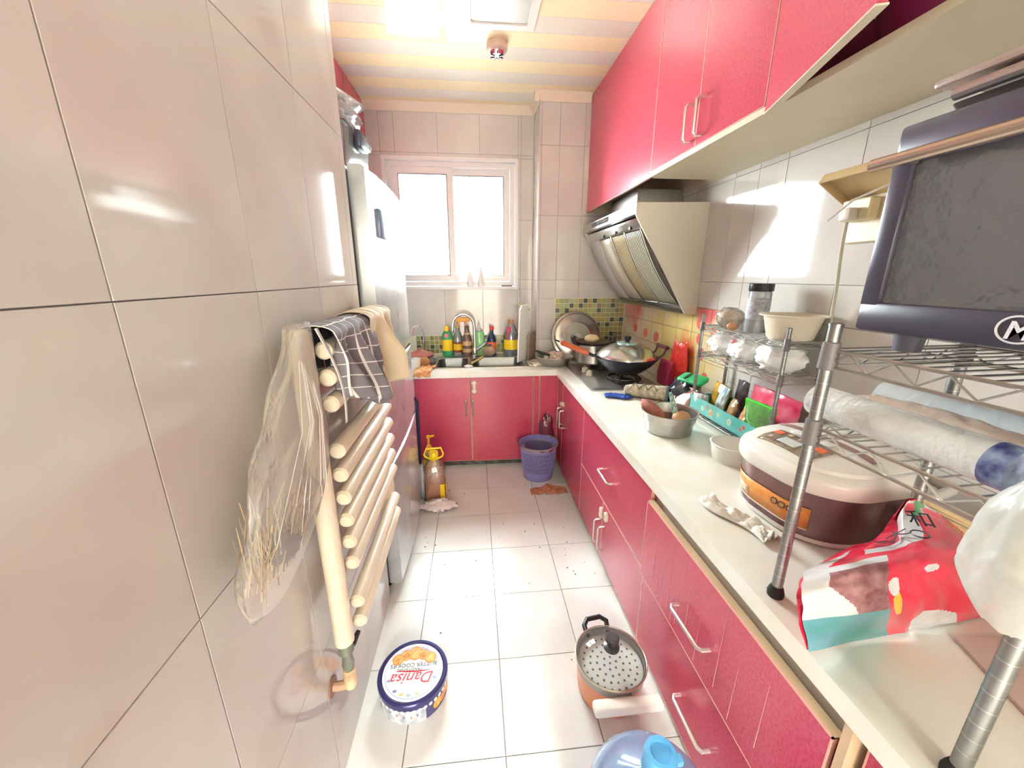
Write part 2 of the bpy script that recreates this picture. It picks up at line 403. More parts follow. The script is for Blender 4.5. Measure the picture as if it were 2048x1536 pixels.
struct(MB().box(-6, 6, 3.36, 12, .80, .88).obj('bounce_terrace', mat('bounce_terrace_white', (240, 238, 230), .7), smooth=0), 'added pale terrace outside the window bouncing sun indoors')  # slab put in to bounce sunlight through the window onto the ceiling
# window
wn = struct(thing('window_1', 'white sliding window over the sink', 'window', (0, 0, 0)))
del wn['category']
mb = MB(); fy0, fy1 = YB-.012, YB+.10
def ring(mb, x0, x1, z0, z1, t, ya, yb):
    mb.box(x0, x1, ya, yb, z1-t, z1); mb.box(x0, x1, ya, yb, z0, z0+t); mb.box(x0, x0+t, ya, yb, z0+t, z1-t); mb.box(x1-t, x1, ya, yb, z0+t, z1-t)
ring(mb, WX0, WX1, WZ0, WZ1, .022, fy0, fy1)
mb.obj('frame_casing', pvc, wn, smooth=0)
mb = MB(); ring(mb, WX0+.024, WX1-.024, WZ0+.024, WZ1-.024, .035, YB+.02, YB+.09); mb.obj('frame', pvc, wn, smooth=0)
for nm, x0, x1, ya in (('sash', WX0+.06, -.135, YB+.03), ('sash', -.205, WX1-.06, YB+.062)):
    mb = MB(); ring(mb, x0, x1, WZ0+.06, WZ1-.06, .05, ya, ya+.028); s_ = mb.obj(nm, pvc, wn, smooth=0)
    mb = MB(); mb.box(x0+.05, x1-.05, ya+.011, ya+.017, WZ0+.11, WZ1-.11); mb.obj('pane', glass, s_, smooth=0)
    mb = MB(); ring(mb, x0+.045, x1-.045, WZ0+.105, WZ1-.105, .006, ya-.002, ya+.01); mb.obj('gasket', mat('grey_gasket', (120, 122, 128), .6), s_, smooth=0)

# ------------------------------------------------------------------ built-in cabinets
def bar_handle(parent, p0, p1, out, r=.0055, stand=.028, nm='handle'):
    p0, p1, out = Vector(p0), Vector(p1), Vector(out).normalized()*stand
    d = (p1-p0)*.12
    mb = MB().tube([p0, p0+out*.75, p0+out+d*.6, p1+out-d*.6, p1+out*.75, p1], r, 8)
    return mb.obj(nm, handle_m, parent)
def child_lock(parent, a, b, out):
    a, b, out = Vector(a), Vector(b), Vector(out).normalized()
    x = (b-a).normalized(); M = frame(a, x, out.cross(x)); L = (b-a).length
    mb = MB()
    for u in (0, L): mb.lathe([(.017, 0), (.017, .008), (.012, .012), (0, .012)], 16, M=M @ Matrix.Translation((u, 0, 0)))
    mb.box(0, L, -.009, .009, .002, .009, M=M)
    return mb.obj('child_lock', mat('cream_plastic_lock', (240, 222, 206), .4), parent)
def door_slab(parent, nm, axis, val, t, u0, u1, z0, z1, sgn=-1):
    """door front lying in plane axis=val, thickness t behind it"""
    mb = MB(); g = .0018
    if axis == 0: mb.rbox(val, val+t, u0+g, u1-g, z0+g, z1-g, .0015, 1)
    else: mb.rbox(u0+g, u1-g, val, val+t, z0+g, z1-g, .0015, 1)
    d = mb.obj(nm, red_lam, parent)
    e = MB(); q = .0026
    def strip(a0, a1, b0, b1):
        if axis == 0: e.box(val-.0006, val+t*.5, a0, a1, b0, b1)
        else: e.box(a0, a1, val-.0006, val+t*.5, b0, b1)
    strip(u0, u0+q, z0, z1); strip(u1-q, u1, z0, z1); strip(u0, u1, z0, z0+q); strip(u0, u1, z1-q, z1)
    e.obj('edge_banding', mat('pale_edge_banding', (232, 176, 160), .35), d, smooth=0)
    return d
DX = .583
def base_unit(label, y0, y1):
    t = thing('base_cabinet', label, 'cabinet', (DX, (y0+y1)/2, 0), group='red base cabinets under the worktop')
    return t, (lambda x, y, z: (x-DX, y-(y0+y1)/2, z)), (y0+y1)/2
def carcass(parent, y0, y1, cy, z0=.03, z1=.69, x0=.02, x1=.56):
    mb = MB(); mb.box(x0, x1, y0-cy, y1-cy, z0, z1); mb.box(x0+.03, x1, y0-cy, y1-cy, 0, z0)
    return mb.obj('carcass', cream, parent, smooth=0)
# corner unit
t, L, cy = base_unit('corner base cabinet with two red doors beside the purple bin', 1.93, 2.58)
carcass(t, 1.93, 2.9, cy)
d1 = door_slab(t, 'door', 0, 0, .018, 1.93-cy, 2.44-cy, .03, .69)
bar_handle(d1, (0, 2.405-cy, .36), (0, 2.405-cy, .485), (-1, 0, 0))
d2 = door_slab(t, 'door', 0, 0, .018, 2.44-cy, 2.595-cy, .03, .69)
bar_handle(d2, (0, 2.475-cy, .36), (0, 2.475-cy, .485), (-1, 0, 0))
child_lock(d1, (0, 2.47-cy, .515), (0, 2.41-cy, .53), (-1, 0, 0))
# drawer over two doors
t, L, cy = base_unit('middle base cabinet with a wide drawer over two small doors', 1.10, 1.93)
carcass(t, 1.10, 1.93, cy)
d1 = door_slab(t, 'drawer', 0, 0, .018, 1.10-cy, 1.93-cy, .34, .69)
bar_handle(d1, (0, 1.585-cy, .49), (0, 1.445-cy, .49), (-1, 0, 0))
d1 = door_slab(t, 'door', 0, 0, .018, 1.545-cy, 1.93-cy, .03, .338)
bar_handle(d1, (0, 1.575-cy, .10), (0, 1.575-cy, .225), (-1, 0, 0)); child_lock(d1, (0, 1.555-cy, .285), (0, 1.555-cy, .262), (-1, 0, 0))
d1 = door_slab(t, 'door', 0, 0, .018, 1.10-cy, 1.545-cy, .03, .338)
bar_handle(d1, (0, 1.515-cy, .10), (0, 1.515-cy, .225), (-1, 0, 0)); child_lock(d1, (0, 1.49-cy, .30), (0, 1.49-cy, .285), (-1, 0, 0))
# two deep drawers
t, L, cy = base_unit('near base cabinet with two deep drawers, upper one pulled slightly out', .385, 1.10)
carcass(t, .385, 1.10, cy)
d1 = dr_top = door_slab(t, 'drawer', 0, -.018, .020, .395-cy, 1.09-cy, .345, .635)
MB().box(.002, .5, .40-cy, 1.085-cy, .36, .60).obj('drawer_box', edge_tan, d1, smooth=0)
MB().box(-.014, .003, .395-cy, 1.09-cy, .635, .637).obj('drawer_lip', edge_tan, d1, smooth=0)
bar_handle(d1, (-.018, .845-cy, .45), (-.018, .695-cy, .46), (-1, 0, 0))
d1 = door_slab(t, 'drawer', 0, 0, .018, .385-cy, 1.10-cy, .03, .34)
bar_handle(d1, (0, .80-cy, .16), (0, .655-cy, .165), (-1, 0, 0))
rs = random.Random(5)
for (y, za, zb, dy) in ((1.0, .40, .58, .0), (.965, .37, .47, .004), (.94, .36, .50, .004), (.90, .38, .60, .002), (.875, .36, .44, .002), (.85, .37, .52, .003), (.80, .40, .56, .004), (.745, .36, .50, .004), (.66, .38, .60, .004), (.60, .36, .52, .004), (.52, .40, .58, .003)):
    MB().tube([(-.0184, y-cy, zb), (-.0184, y+dy-cy, za)], [.0003, .0009], 4).obj('scratch', mat('pale_scratch', (226, 160, 168), .5), dr_top)
MB().box(-.018, .02, .372-cy, .386-cy, .03, .69).obj('end_panel', edge_tan, t, smooth=0)
t, L, cy = base_unit('red base cabinet at the bottom right corner beyond the drawers', -.4, .36)
carcass(t, -.4, .36, cy); d1 = door_slab(t, 'door', 0, 0, .018, -.4-cy, .36-cy, .03, .69)
bar_handle(d1, (0, .2-cy, .36), (0, .2-cy, .485), (-1, 0, 0))
# sink unit, front at y = 2.60
t = thing('sink_cabinet', 'red two door cabinet under the sink', 'cabinet', (0, 2.60, 0))
mb = MB(); mb.box(-1.0, -.33, .02, .56, .05, .69); mb.box(-.33, .43, .02, .56, .05, .45); mb.box(.43, .56, .02, .32, .05, .69); mb.obj('carcass', cream, t, smooth=0)
MB().box(-1.0, .60, .03, .05, 0, .05).obj('toe_kick', mat('grimy_dark_kickboard', (74, 72, 66), .8, rgb2=(120, 122, 116), scale=25), t, smooth=0)
d1 = door_slab(t, 'door', 1, 0, .018, -.43, -.043, .05, .69); bar_handle(d1, (-.078, 0, .41), (-.078, 0, .525), (0, -1, 0))
d2 = door_slab(t, 'door', 1, 0, .018, -.039, .402, .045, .69); bar_handle(d2, (-.028, 0, .41), (-.028, 0, .525), (0, -1, 0))
child_lock(d2, (-.016, 0, .585), (-.016, 0, .645), (0, -1, 0))
door_slab(t, 'filler_panel', 1, 0.004, .018, .406, .447, .045, .69); door_slab(t, 'filler_panel', 1, 0.004, .018, .451, .583, .03, .69)
# worktop, one continuous L
mb = MB(); zt0, zt1 = .692, CT
mb.box(.56, XR, -.5, 2.925, zt0, zt1)
mb.box(-1.0, .56, 2.565, 2.665, zt0, zt1); mb.box(-1.0, .465, 3.085, 3.176, zt0, zt1)
mb.box(-1.0, -.315, 2.665, 3.085, zt0, zt1); mb.box(.385, .56, 2.665, 2.925, zt0, zt1); mb.box(.385, .465, 2.925, 3.085, zt0, zt1)
tag(mb.obj('worktop', stone, smooth=0), 'white stone worktop running in an L past sink and cooker', 'worktop')

# wall cabinets over the worktop, fronts at x = .82
UX, UZ0, UZ1 = .82, 1.80, 2.527
def wall_unit(label, y0, y1, bottom=True):
    t = thing('wall_cabinet', label, 'cabinet', (UX, y0, UZ0), group='red wall cabinets along the right wall')
    H, D, Wd = UZ1-UZ0, XR-UX, y1-y0
    zb_ = .018 if bottom else 0.; mb = MB(); mb.box(.02, D, 0, .016, zb_, H); mb.box(.02, D, Wd-.016, Wd, zb_, H); mb.box(.02, D, 0, Wd, H-.016, H); mb.box(D-.008, D, .016, Wd-.016, zb_, H-.016)
    mb.obj('side_panels', cream, t, smooth=0)
    if bottom:
        MB().box(.0, D, 0, Wd, 0, .018).obj('bottom_panel', cream, t, smooth=0)
    MB().box(.022, D-.01, .016, Wd-.016, .34, .356).obj('shelf', cream, t, smooth=0)
    return t, H, D, Wd
t, H, D, Wd = wall_unit('wall cabinet with one wide red door above the range hood', 1.887, 2.925, False)
d1 = door_slab(t, 'door', 0, 0, .018, 0, Wd, 0, H)
t, H, D, Wd = wall_unit('wall cabinet with two red doors and paired handles', 1.166, 1.887)
d1 = door_slab(t, 'door', 0, 0, .018, .355, Wd, .019, H); bar_handle(d1, (0, .39, .045), (0, .39, .165), (-1, 0, 0), stand=.032)
d2 = door_slab(t, 'door', 0, 0, .018, 0, .355, .019, H); bar_handle(d2, (0, .318, .045), (0, .318, .165), (-1, 0, 0), stand=.032)
t, H, D, Wd = wall_unit('wall cabinet with its red door hanging open at top right', .25, 1.166)
ca = R(17.7)
ddr = MB(); dl = .46
ddr.rbox(0, .018, -dl, 0, 0, H, .0015, 1)
d1 = ddr.obj('door', red_lam, t, loc=(0, Wd-.002, 0.0), rot=(0, 0, -ca))
MB().box(-.001, .019, -dl, 0, -.003, .0005).obj('edge_banding', cream, d1, smooth=0)
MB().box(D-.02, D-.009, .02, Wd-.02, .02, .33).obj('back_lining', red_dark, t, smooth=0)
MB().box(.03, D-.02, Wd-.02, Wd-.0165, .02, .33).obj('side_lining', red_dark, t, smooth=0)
b_ = thing('plastic_basin', 'dark magenta basin inside the open wall cabinet', 'basin', (UX+.17, .86, UZ0+.019))
mg = mat('magenta_plastic', (128, 40, 84), .3)
MB().lathe([(.0, .0), (.095, 0), (.105, .006), (.135, .11), (.137, .112), (.130, .112), (.10, .012), (0, .008)], 36, cap=False).obj('bowl', mg, b_)
MB().tube(arc((0, 0, .112), .137, 0, 2*PI, 36, 'xy')[:-1], .005, 6, closed=True).obj('rim', mat('pale_pink_rim', (214, 160, 168), .3), b_)

# ------------------------------------------------------------------ range hood
HY0, HY1 = 1.945, 2.85
t = thing('range_hood', 'slanted cream and steel range hood over the cooker', 'range hood', (0, HY0, 1.165))
hw = mat('hood_cream_enamel', (214, 204, 188), .28); W_ = HY1-HY0; Zb = 1.165
prof = [(.79, 1.705), (.79, 1.655), (.80, 1.635), (1.10, 1.172), (XR-.001, 1.165), (XR-.001, 1.712)]
for y in (0, W_-.012):
    MB().prism([(a, b-Zb) for a, b in prof], y, y+.012, 1).obj('side_panel', hw, t, smooth=0)
mb = MB(); mb.prism([(.79, 1.705-Zb), (.79, 1.655-Zb), (.81, 1.65-Zb), (.83, 1.69-Zb), (XR-.001, 1.695-Zb), (XR-.001, 1.712-Zb)], .012, W_-.012, 1)
mb.box(XR-.012, XR-.001, .012, W_-.012, 0, .5); mb.prism([(1.10, .007), (XR-.001, 0), (XR-.001, .03), (1.09, .03)], .012, W_-.012, 1)
mb.obj('shell', steel, t, smooth=0)
p0, p1 = Vector((.812, 0, 1.640-Zb)), Vector((1.094, 0, 1.188-Zb)); nn = Vector((-(1.64-1.188), 0, -(1.094-.812))).normalized()
def slope(tt, y, off=0.): return p0.lerp(p1, tt)+nn*(.030*math.sin(PI*min(1, max(0, tt)))-.004+off)+Vector((0, y, 0))
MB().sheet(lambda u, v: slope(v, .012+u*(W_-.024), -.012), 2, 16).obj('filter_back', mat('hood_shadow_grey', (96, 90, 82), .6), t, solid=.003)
MB().sheet(lambda u, v: slope(.02+v*.96, .69+u*.20, .0), 2, 16).obj('light_panel', mat('hood_panel_grey', (196, 192, 188), .3), t, solid=.006)
MB().sheet(lambda u, v: slope(v*.10, .012+u*(W_-.024), .001), 2, 4).obj('filter_head', steel, t, solid=.008)
MB().sheet(lambda u, v: slope(.93+v*.07, .012+u*(W_-.024), .001), 2, 4).obj('grease_lip', steel_d, t, solid=.008)
sl_w = mat('hood_filter_metal', (216, 208, 188), .35, .3); sl_o = mat('greasy_filter_metal', (214, 192, 150), .35, .2)
for nm, ya, yb, mm in (('filter', .03, .235, sl_w), ('filter', .245, .455, sl_o), ('filter', .465, .68, sl_w)):
    mb = MB(); n = int((yb-ya)/.0185)
    for k in range(n):
        y = ya+.006+k*.0185
        mb.sheet(lambda u, v: slope(.11+v*.81, y+u*.0075, .002), 1, 14)
    if ya > .46: mb = MB().sheet(lambda u, v: slope(.11+v*.81, ya+u*(yb-ya), .002), 2, 14)
    f = mb.obj(nm, mm, t, solid=.001)
    if ya < .46: f['kind'] = 'stuff'
    for y in (ya-.004, yb+.001): MB().sheet(lambda u, v: slope(.09+v*.85, y+u*.006, .004), 1, 16).obj('filter_frame', steel, f, solid=.006)
    c = slope(.07, (ya+yb)/2, .008); MB().rbox(c.x-.010, c.x+.006, c.y-.012, c.y+.012, c.z-.008, c.z+.008, .003).obj('catch', black, f)
mb = MB(); mb.box(.7885, .7915, .40, .72, .505, .532); mb.obj('control_panel', mat('dark_display', (70, 74, 82), .1), t, smooth=0)
for k in range(5):
    MB().lathe([(.007, 0), (.007, .004), (0, .004)], 12, M=Matrix.Translation((.789, .43+k*.045, .5185)) @ Matrix.Rotation(-PI/2, 4, 'Y')).obj('button', chrome, t)
MB().box(.90, XR-.002, .27, .68, .547, .655).obj('chimney', steel, t, smooth=0)

# ------------------------------------------------------------------ fridge, left cabinet, things on top
t = thing('refrigerator', 'tall silver three door refrigerator beside the radiator', 'fridge', (-.347, 1.452, 0))
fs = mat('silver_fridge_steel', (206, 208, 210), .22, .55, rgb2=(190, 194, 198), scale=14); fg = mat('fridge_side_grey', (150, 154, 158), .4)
FW, FD = .65, .60
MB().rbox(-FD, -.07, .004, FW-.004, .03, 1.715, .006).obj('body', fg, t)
MB().box(-.073, -.058, .012, FW-.012, .04, 1.70).obj('door_gasket', mat('grey_gasket', (120, 122, 128), .6), t, smooth=0)
def bow(z0, z1):
    rings = []
    for k in range(13):
        y = FW*k/12; b = .012*(1-((k-6)/6)**2)-.004
        rings.append([(-.058, y, z0), (-.012+b, y, z0), (b, y, z0+.008), (b, y, z1-.008), (-.012+b, y, z1), (-.058, y, z1)])
    return MB().loft(rings)
d_up = bow(1.018, 1.72).obj('door', fs, t, smooth=50); d_mid = bow(.632, 1.008).obj('door', fs, t, smooth=50); d_lo = bow(.045, .622).obj('door', fs, t, smooth=50)
for z, dd in ((1.013, d_mid), (.627, d_lo)):
    MB().box(-.05, -.004, .006, FW-.006, z-.006, z+.006).obj('finger_groove', black, dd, smooth=0)
MB().rbox(-.002, .012, .10, .36, 1.50, 1.60, .003).obj('display_panel', mat('blue_grey_display', (96, 116, 150), .15), d_up)
for y in (.05, FW-.05): MB().cyl((-.08, y, 0), (-.08, y, .032), .018).obj('foot', rubber, t)
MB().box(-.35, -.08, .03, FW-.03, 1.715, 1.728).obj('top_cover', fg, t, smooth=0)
t = thing('wall_cabinet', 'red wall cabinet high above the refrigerator', 'cabinet', (-.735, 1.45, 1.86), group='red wall cabinets')
MB().box(-.263, -.02, 0, 1.725, 0, .667).obj('carcass', cream, t, smooth=0)
for k in range(4):
    d = door_slab(t, 'door', 0, -.018, .018, k*.431, (k+1)*.431, 0, .667)
    bar_handle(d, (0, k*.431+(.04 if k % 2 else .39), .04), (0, k*.431+(.04 if k % 2 else .39), .16), (1, 0, 0))
clearp = film('clear_storage_plastic', (214, 226, 222), .30, .1, .5)
t = thing('storage_box', 'clear plastic storage box with lid on top of the fridge', 'storage box', (-.56, 1.66, 1.7295))
rings = [rr(.27, .34, .03, 0), rr(.29, .37, .035, .12), rr(.305, .385, .035, .125), rr(.295, .375, .035, .127), rr(.282, .362, .03, .118), rr(.26, .33, .025, .004)]
MB().loft(rings).obj('tub', clearp, t)
MB().loft([rr(.31, .39, .035, .127), rr(.315, .395, .035, .140), rr(.29, .37, .03, .144), rr(.27, .35, .03, .152)]).obj('lid', clearp, t)
MB().rbox(.146, .168, -.05, .05, .085, .140, .004).obj('latch', mat('navy_plastic', (52, 58, 80), .3), t)
t = thing('frying_pan', 'dark frying pan leaning on the box above the fridge', 'pan', (-.52, 1.98, 1.7295))
M = Matrix.Translation((0, 0, .11)) @ Matrix.Rotation(R(70), 4, 'Y')
MB().lathe([(0, 0), (.085, 0), (.105, .03), (.107, .03), (.087, -.003), (0, -.003)], 32, cap=False, M=M).obj('pan_body', black, t)
MB().tube([M @ Vector((0, .1, .02)), M @ Vector((0, .16, .03)), M @ Vector((0, .25, .035))], [.008, .011, .010], 8).obj('handle', mat('wine_handle', (86, 40, 60), .35), t)
t = thing('plastic_sheet', 'crinkled clear plastic bag on the box above the fridge', 'plastic bag', (-.515, 1.68, 1.883))
MB().ball((0, 0, .062), (.10, .17, .062), 40, jit=.22, fr=7, seed=14, crease=True).obj('film', film('clear_bag_film', (226, 238, 236), .30, .15, .5, .3, ior=1.15), t, smooth=60)
o = MB().sheet(lambda u, v: Vector((0, 0, 0)).lerp(Vector((.0, .69, .15)), u)+Vector((-.065, .03-.10*u, -.07))*v, 6, 4).obj('foil_sheet', mat('silver_foil', (214, 220, 224), .18, .8), loc=(-.655, 2.24, 2.255), smooth=0, solid=.010)
tag(o, 'silver foil sheet propped against the high red cabinet', 'board')

# ceiling lamp and smoke detector
t = thing('ceiling_lamp', 'square flush ceiling lamp panel with pale diffuser', 'lamp', (.152, 2.07, ZC))
mb = MB(); ring_ = [(-.173, .173)]
for a in (-.173, .133): mb.rbox(a, a+.04, -.173, .173, -.022, -.001, .003, 1)
for a in (-.173, .133): mb.rbox(-.14, .14, a, a+.04, -.022, -.001, .003, 1)
mb.obj('frame', mat('white_lamp_frame', (240, 238, 232), .25), t)
MB().loft([rr(.27, .27, .02, -.001), rr(.27, .27, .02, -.012), rr(.25, .25, .02, -.016)]).obj('diffuser', mat('grey_white_diffuser', (206, 214, 212), .3), t)
t = thing('smoke_detector', 'round cream smoke detector on the ceiling', 'detector', (.152, 2.40, ZC-.0012))
MB().lathe([(.055, 0), (.055, -.03), (.048, -.038), (.04, -.04), (0, -.04)], 32).obj('housing', mat('aged_cream_plastic', (206, 182, 168), .35), t)
MB().lathe([(.038, -.040), (.032, -.056), (0, -.058)], 24).obj('sensor_dome', chrome, t)
mb = MB()
for k in range(6):
    a = k*PI/3; mb.box(-.003, .003, .012, .036, -.0605, -.046, M=Matrix.Rotation(a, 4, 'Z'))
mb.obj('sensor_grille', black, t, smooth=0)

# ------------------------------------------------------------------ radiator on the left wall
rad = mat('aged_cream_radiator', (240, 228, 206), .3, rgb2=(234, 218, 192), scale=10)
t = thing('towel_radiator', 'cream ladder radiator hung low on the tiled left wall', 'radiator', (-.352, 1.08, .46))
for y in (-.275, .235):
    MB().tube([(0, y, 0), (0, y, .005), (0, y, .79), (0, y, .80)], [.018, .0235, .0235, .015], 16).obj('upright', rad, t)
for z in (.49, .552, .672, .733, .794, .855, .916, .977, 1.09, 1.15, 1.21):
    MB().tube([(.03, -.246, z-.46), (.03, -.240, z-.46), (.03, .255, z-.46), (.03, .262, z-.46)], [.014, .0195, .0195, .012], 14).obj('rung', rad, t)
for y in (-.2, .2):
    for z in (.16, .62): MB().cyl((-.049, y, z), (0, y, z), .009, 8).obj('wall_bracket', rad, t)
vg = mat('grey_green_valve', (128, 132, 118), .4, .3)
t2 = thing('radiator_valve', 'grey green radiator valve with cream pipe below the radiator', 'valve', (-.352, .805, .36))
MB().tube([(0, 0, .10), (0, 0, .075), (0, 0, .06), (0, 0, .03), (0, 0, .01)], [.016, .020, .012, .016, .011], 14).obj('valve_body', vg, t2)
MB().tube([(.0, .0, .065), (.012, .02, .075), (.02, .045, .085)], [.008, .009, .006], 10).obj('valve_spindle', black, t2)
MB().tube([(0, 0, .015), (0, 0, -.03), (-.002, 0, -.045)], [.015, .017, .015], 14).obj('elbow', mat('cream_pipe', (226, 208, 170), .5, rgb2=(190, 150, 110), scale=30), t2)
MB().tube([(-.002, 0, -.04), (-.03, .0, -.045), (-.049, .0, -.045)], .012, 10).obj('pipe', mat('rusty_cream_pipe', (196, 160, 130), .6), t2)
MB().lathe([(.026, 0), (.026, .004), (.0, .006)], 18, M=Matrix.Translation((-.0499, 0, -.045)) @ Matrix.Rotation(PI/2, 4, 'Y')).obj('escutcheon', mat('brown_escutcheon', (150, 112, 92), .5), t2)
t2 = thing('radiator_tap', 'cream air tap clipped to the far end of the radiator', 'valve', (-.352, 1.36, .60))
MB().rbox(-.018, .022, -.012, .022, -.06, .005, .006).obj('tap_body', rad, t2); MB().cyl((0, .005, .005), (0, .005, .03), .007).obj('tap_stem', chrome, t2)
# cloths over the radiator
def drape(x_back, x_front, z_top, y0, y1, drop_b, drop_f, seed, skew=0., amp=.012, tail=0.):
    def fn(u, v):
        y = y0+(y1-y0)*u; L = drop_b+.08+drop_f; s = v*L
        w_ = noise.noise(Vector((u*5+seed, seed*2, v*1.2)))*amp*2+math.sin(u*23+seed)*amp*.5*v
        if s < drop_b: x, z = x_back+w_*.3, z_top-(drop_b-s)
        elif s < drop_b+.08:
            a = (s-drop_b)/.08*PI; x = (x_back+x_front)/2-(x_front-x_back)/2*math.cos(a); z = z_top+.02*math.sin(a)
        else:
            q = s-drop_b-.08; x = x_front+w_*min(1, q*9)+.02*q; z = z_top-q*(1-tail*(1-u)); y = y+skew*q
        return Vector((x, y+w_*.4*v, z+noise.noise(Vector((u*9, v*4, seed)))*.004))
    return fn
def plaid(name):
    m = mat(name, (128, 122, 128), .85, var=.15, scale=12); nt = m.node_tree; b = nt.nodes['Principled BSDF']
    uv = nt.nodes.new('ShaderNodeAttribute'); uv.attribute_name = 'weave'; sp = nt.nodes.new('ShaderNodeSeparateXYZ'); nt.links.new(uv.outputs['Vector'], sp.inputs[0])
    res = None
    for k in (0, 1):
        f = nt.nodes.new('ShaderNodeMath'); f.operation = 'FRACT'; ml = nt.nodes.new('ShaderNodeMath'); ml.operation = 'MULTIPLY'; ml.inputs[1].default_value = (7, 9)[k]
        nt.links.new(sp.outputs[k], ml.inputs[0]); nt.links.new(ml.outputs[0], f.inputs[0])
        lt = nt.nodes.new('ShaderNodeMath'); lt.operation = 'LESS_THAN'; lt.inputs[1].default_value = .07; nt.links.new(f.outputs[0], lt.inputs[0])
        if res is None: res = lt.outputs[0]
        else:
            mx = nt.nodes.new('ShaderNodeMath'); mx.operation = 'MAXIMUM'; nt.links.new(res, mx.inputs[0]); nt.links.new(lt.outputs[0], mx.inputs[1]); res = mx.outputs[0]
    mix = nt.nodes.new('ShaderNodeMix'); mix.data_type = 'RGBA'; nt.links.new(res, mix.inputs[0])
    nt.links.new(b.inputs['Base Color'].links[0].from_socket, mix.inputs[6]); mix.inputs[7].default_value = (*lin((232, 226, 222)), 1)
    nt.links.new(mix.outputs[2], b.inputs['Base Color'])
    return m
def cloth(name, fn, m, nu=40, nv=50, weave=False, parent=None, loc=(0, 0, 0)):
    mb = MB().sheet(fn, nu, nv); me_v = [(i/nu, j/nv, 0) for j in range(nv+1) for i in range(nu+1)]
    o = mb.obj(name, m, parent, loc, smooth=80, solid=.002)
    if weave:
        at = o.data.attributes.new('weave', 'FLOAT_VECTOR', 'POINT')
        if len(o.data.vertices) == len(me_v): at.data.foreach_set('vector', [c for q in me_v for c in q])
    return o
plaid_m = plaid('grey_plaid_cotton')
o = cloth('plaid_cloth', lambda u, v: drape(-.372, -.288, 1.245, .82, 1.12, .10, .27, 3, .22, .034, .45)(u, v)-Vector((-.33, .96, 1.23)), plaid_m, weave=True, loc=(-.33, .96, 1.23))
tag(o, 'grey cloth with white check lines draped over the radiator', 'cloth')
o = cloth('beige_cloth', lambda u, v: drape(-.375, -.280, 1.25, 1.08, 1.33, .10, .20, 8, .10, .034, -.1)(u, v)-Vector((-.33, 1.18, 1.23)), mat('beige_rag_cotton', (222, 204, 172), .85, var=.12), loc=(-.33, 1.18, 1.23))
tag(o, 'beige rag draped over the far end of the radiator', 'cloth')
o = cloth('strap', lambda u, v: Vector((-.318+.018*math.sin(v*3), .80+.012*u+.10*v, 1.262-.24*v))-Vector((-.31, .8, 1.2)), plaid_m, 4, 24, loc=(-.31, .8, 1.2))
tag(o, 'narrow grey strap hanging over the near radiator upright', 'strap')
# clear bag of straw hanging on the near upright
t = thing('hanging_bag', 'clear plastic bag of dry straw hanging from the near radiator upright', 'plastic bag', (-.345, .66, .875))
def bagf(u, v):
    a = u*2*PI; wid = .03+.165*(1-v)**.8; dep = .044*(1-.6*v)
    if v < .22: wid *= .55+.45*math.sqrt(v/.22); dep *= .5+.5*v/.22
    q = noise.noise(Vector((math.cos(a)*1.5, math.sin(a)*1.5, v*5))); fold = .008*math.sin(a*11+v*5)*(v**.5)
    y = math.cos(a)*(wid+fold+.022*q)-.025*(1-v)+.125*v**1.2; x = math.sin(a)*(dep+.008*q)
    z = .40*v+.035*(1-v)*math.cos(a)+.015*q*(1-v)
    return Vector((max(x, -.052), y, z))
bag_film = film('clear_hanging_film', (246, 242, 238), .26, .2, .14, .3, ior=1.1)
MB().sheet(bagf, 64, 40).obj('bag', bag_film, t, smooth=60)
mb = MB(); rs = random.Random(3)
for k in range(110):
    a = rs.uniform(-1, 1); b0 = Vector((rs.uniform(-.025, .015), -.075+a*.075, rs.uniform(-.01, .03)))
    tip = b0+Vector((rs.uniform(-.01, .02), a*.05+.03+rs.uniform(-.03, .03), rs.uniform(.04, .14))); md = (b0+tip)/2+Vector((rs.uniform(-.01, .01), rs.uniform(-.015, .015), .01))
    tip.x = max(tip.x, -.04); tip.y = max(tip.y, -.125); md.y = max(md.y, -.135)
    mb.tube([b0, md, tip], [.0014, .0012, .0006], 4, mi=k % 3)
s_ = mb.obj('straw', [mat('pale_straw', (232, 218, 186), .7), mat('brown_straw', (206, 182, 146), .7), mat('dark_straw', (160, 138, 118), .7)], t); s_['kind'] = 'stuff'
MB().ball((0, -.06, .035), (.03, .035, .025), 14, jit=.3, seed=8).obj('dark_scrap', mat('slate_scrap', (120, 118, 124), .6), t)
mb = MB()
for k in range(14):
    e1 = rs.uniform(-.12, .10); mb.tube([(.012, .115-rs.uniform(0, .03), .385), (.034, .06+e1*.45, .22), (.036, -.02+e1, rs.uniform(.05, .12))], .00055, 4)
s_ = mb.obj('fold_lines', mat('bright_bag_crease', (244, 240, 236), .4), t); s_['kind'] = 'stuff'

